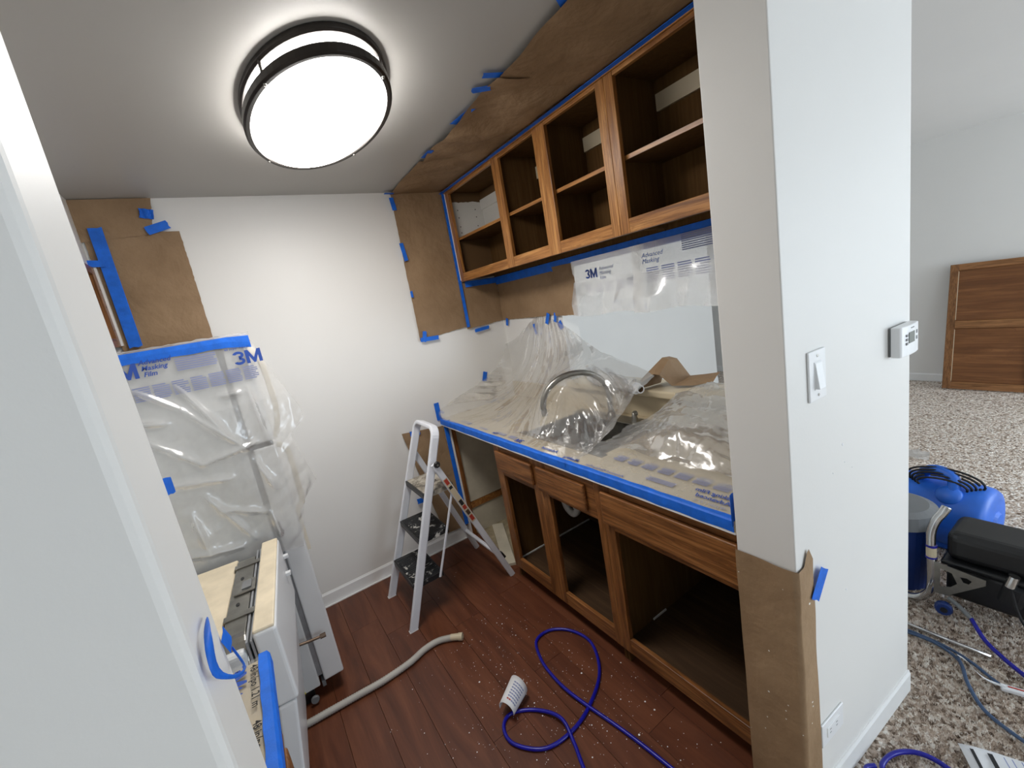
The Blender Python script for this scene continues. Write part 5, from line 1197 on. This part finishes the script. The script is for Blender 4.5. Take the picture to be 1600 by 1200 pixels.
# blue pail beside it, mostly behind the wall end
t = thing('paint_pail', 'dark blue pail with grey rim behind the sprayer stand', 'pail', (2.42, 0.68, 0))
MB().lathe([(0, 0.0), (0.115, 0.0), (0.130, 0.34), (0.122, 0.34), (0.11, 0.01)], (2.42, 0.668, 0.0), n=32).build('bucket', 'dk_blue', t, smooth=False)
MB().lathe([(0.132, 0.32), (0.142, 0.32), (0.142, 0.385), (0.11, 0.40), (0.0, 0.405)], (2.42, 0.668, 0.0), n=32).build('lid', 'grey_pl', t)

# hoses and cables on the carpet
def cable(name, label, pts, r, mat, m=60, cat='hose', group='hoses and cables on the carpet'):
    o = MB().tube(curve3(pts, m), r, 10).build(name, mat, smooth=True); return tag(o, label, cat, group)
cable('spray_hose', 'blue spray hose leaving the paint sprayer across the carpet', [(2.20, 0.375, 0.062), (2.14, 0.325, 0.030), (2.09, 0.265, 0.018), (2.04, 0.20, 0.016), (1.96, 0.10, 0.016), (1.85, -0.05, 0.016)], 0.0075, 'hose_b')
cable('spray_hose', 'blue spray hose arching over the carpet by the outlet wall', [(1.30, 0.34, 0.014), (1.345, 0.405, 0.014), (1.385, 0.412, 0.016), (1.434, 0.396, 0.018), (1.475, 0.360, 0.018), (1.49, 0.31, 0.016), (1.47, 0.22, 0.014)], 0.0075, 'hose_b')
cable('spray_hose', 'short end of blue hose at the foot of the outlet wall', [(1.22, 0.36, 0.014), (1.27, 0.41, 0.014), (1.315, 0.440, 0.014), (1.345, 0.425, 0.014)], 0.0070, 'hose_b', 24)
cable('power_cable', 'slate blue cable running beside the chrome stand foot', [(2.035, 0.56, 0.012), (2.038, 0.47, 0.012), (2.03, 0.40, 0.012), (2.005, 0.335, 0.012), (1.965, 0.275, 0.012), (1.945, 0.235, 0.012)], 0.0055, 'cord_b', cat='cable')
cable('power_cable', 'second slate blue cable bundled beside the chrome stand foot', [(2.020, 0.56, 0.012), (2.022, 0.46, 0.018), (2.012, 0.40, 0.012), (1.985, 0.365, 0.012)], 0.0055, 'cord_b', 30, cat='cable')
cable('power_cable', 'curved slate blue cable with a white tag end on the carpet', [(1.995, 0.372, 0.018), (1.955, 0.350, 0.014), (1.885, 0.322, 0.012), (1.800, 0.268, 0.012), (1.755, 0.19, 0.012), (1.72, 0.08, 0.012)], 0.0060, 'cord_b', cat='cable')
rows = [[(x + 0.006, y, z), (x - 0.008, y - 0.010, z + 0.004)] for x, y, z in curve3([(2.000, 0.378, 0.022), (1.985, 0.352, 0.026), (1.958, 0.325, 0.022), (1.940, 0.295, 0.020), (1.938, 0.262, 0.022), (1.940, 0.248, 0.026)], 20)]
o = MB().grid(rows).build('cable_tag', 'paper', smooth=True, solid=0.0006); tag(o, 'white folded tag trailing from the slate blue cable', 'tag')
o = MB().obox((1.945, 0.222, 0.020), (0.010, -0.030, 0), (0.010, 0.004, 0.002), (0, 0, 0.0065)).build('cable_label', 'paper', bevel=0.003); tag(o, 'white label sleeve on the cable near the frame edge', 'label')
MB().obox((1.950, 0.218, 0.0275), (0.006, -0.018, 0), (0.0025, 0.001, 0), (0, 0, 0.0006)).build('red_stripe', 'red_ink', o)
# printed sheet on the carpet at the frame corner
e0 = Vector((1.604, 0.292, 0.013)); eu = Vector((0.066, -0.130, 0)); ev = Vector((-0.14, -0.085, 0))
sh = MB().grid([[e0 + eu * (i / 6) * 1.4 + ev * (k / 6) * 1.5 + Vector((0, 0, 0.004 * math.sin(i + k))) for k in range(7)] for i in range(7)]).build('printed_sheet', 'paper', smooth=True, solid=0.0006)
tag(sh, 'white printed sheet with black bars on the carpet', 'paper sheet')
for i, (a, b, c, m) in enumerate(((0.15, 0.21, 1.3, 'ink'), (0.42, 0.50, 1.0, 'ink'), (0.66, 0.68, 1.1, 'ink_grey'), (0.78, 0.80, 1.1, 'ink_grey'), (0.92, 0.94, 1.1, 'ink_grey'))):
    MB().add([e0 + eu * a + ev * 0.08 + Vector((0, 0, .0065)), e0 + eu * b + ev * 0.08 + Vector((0, 0, .0065)), e0 + eu * b + ev * c + Vector((0, 0, .0065)), e0 + eu * a + ev * c + Vector((0, 0, .0065))], [(0, 1, 2, 3)]).build('printed_bar', m, sh)
# clear plastic scrap on the carpet
u, v = np.meshgrid(np.linspace(0, 1, 14), np.linspace(0, 1, 14), indexing='ij')
sheet('plastic_scrap', 'flat clear plastic scrap on the carpet beyond the wall end', np.stack([3.88 + 0.16 * u, 1.05 - 0.15 * v + 0.03 * u, 0.012 + 0.03 * np.abs(crumple(u * .3, v * .3, 91, 4, 6))], -1), 'film_thick', cat='plastic scrap')
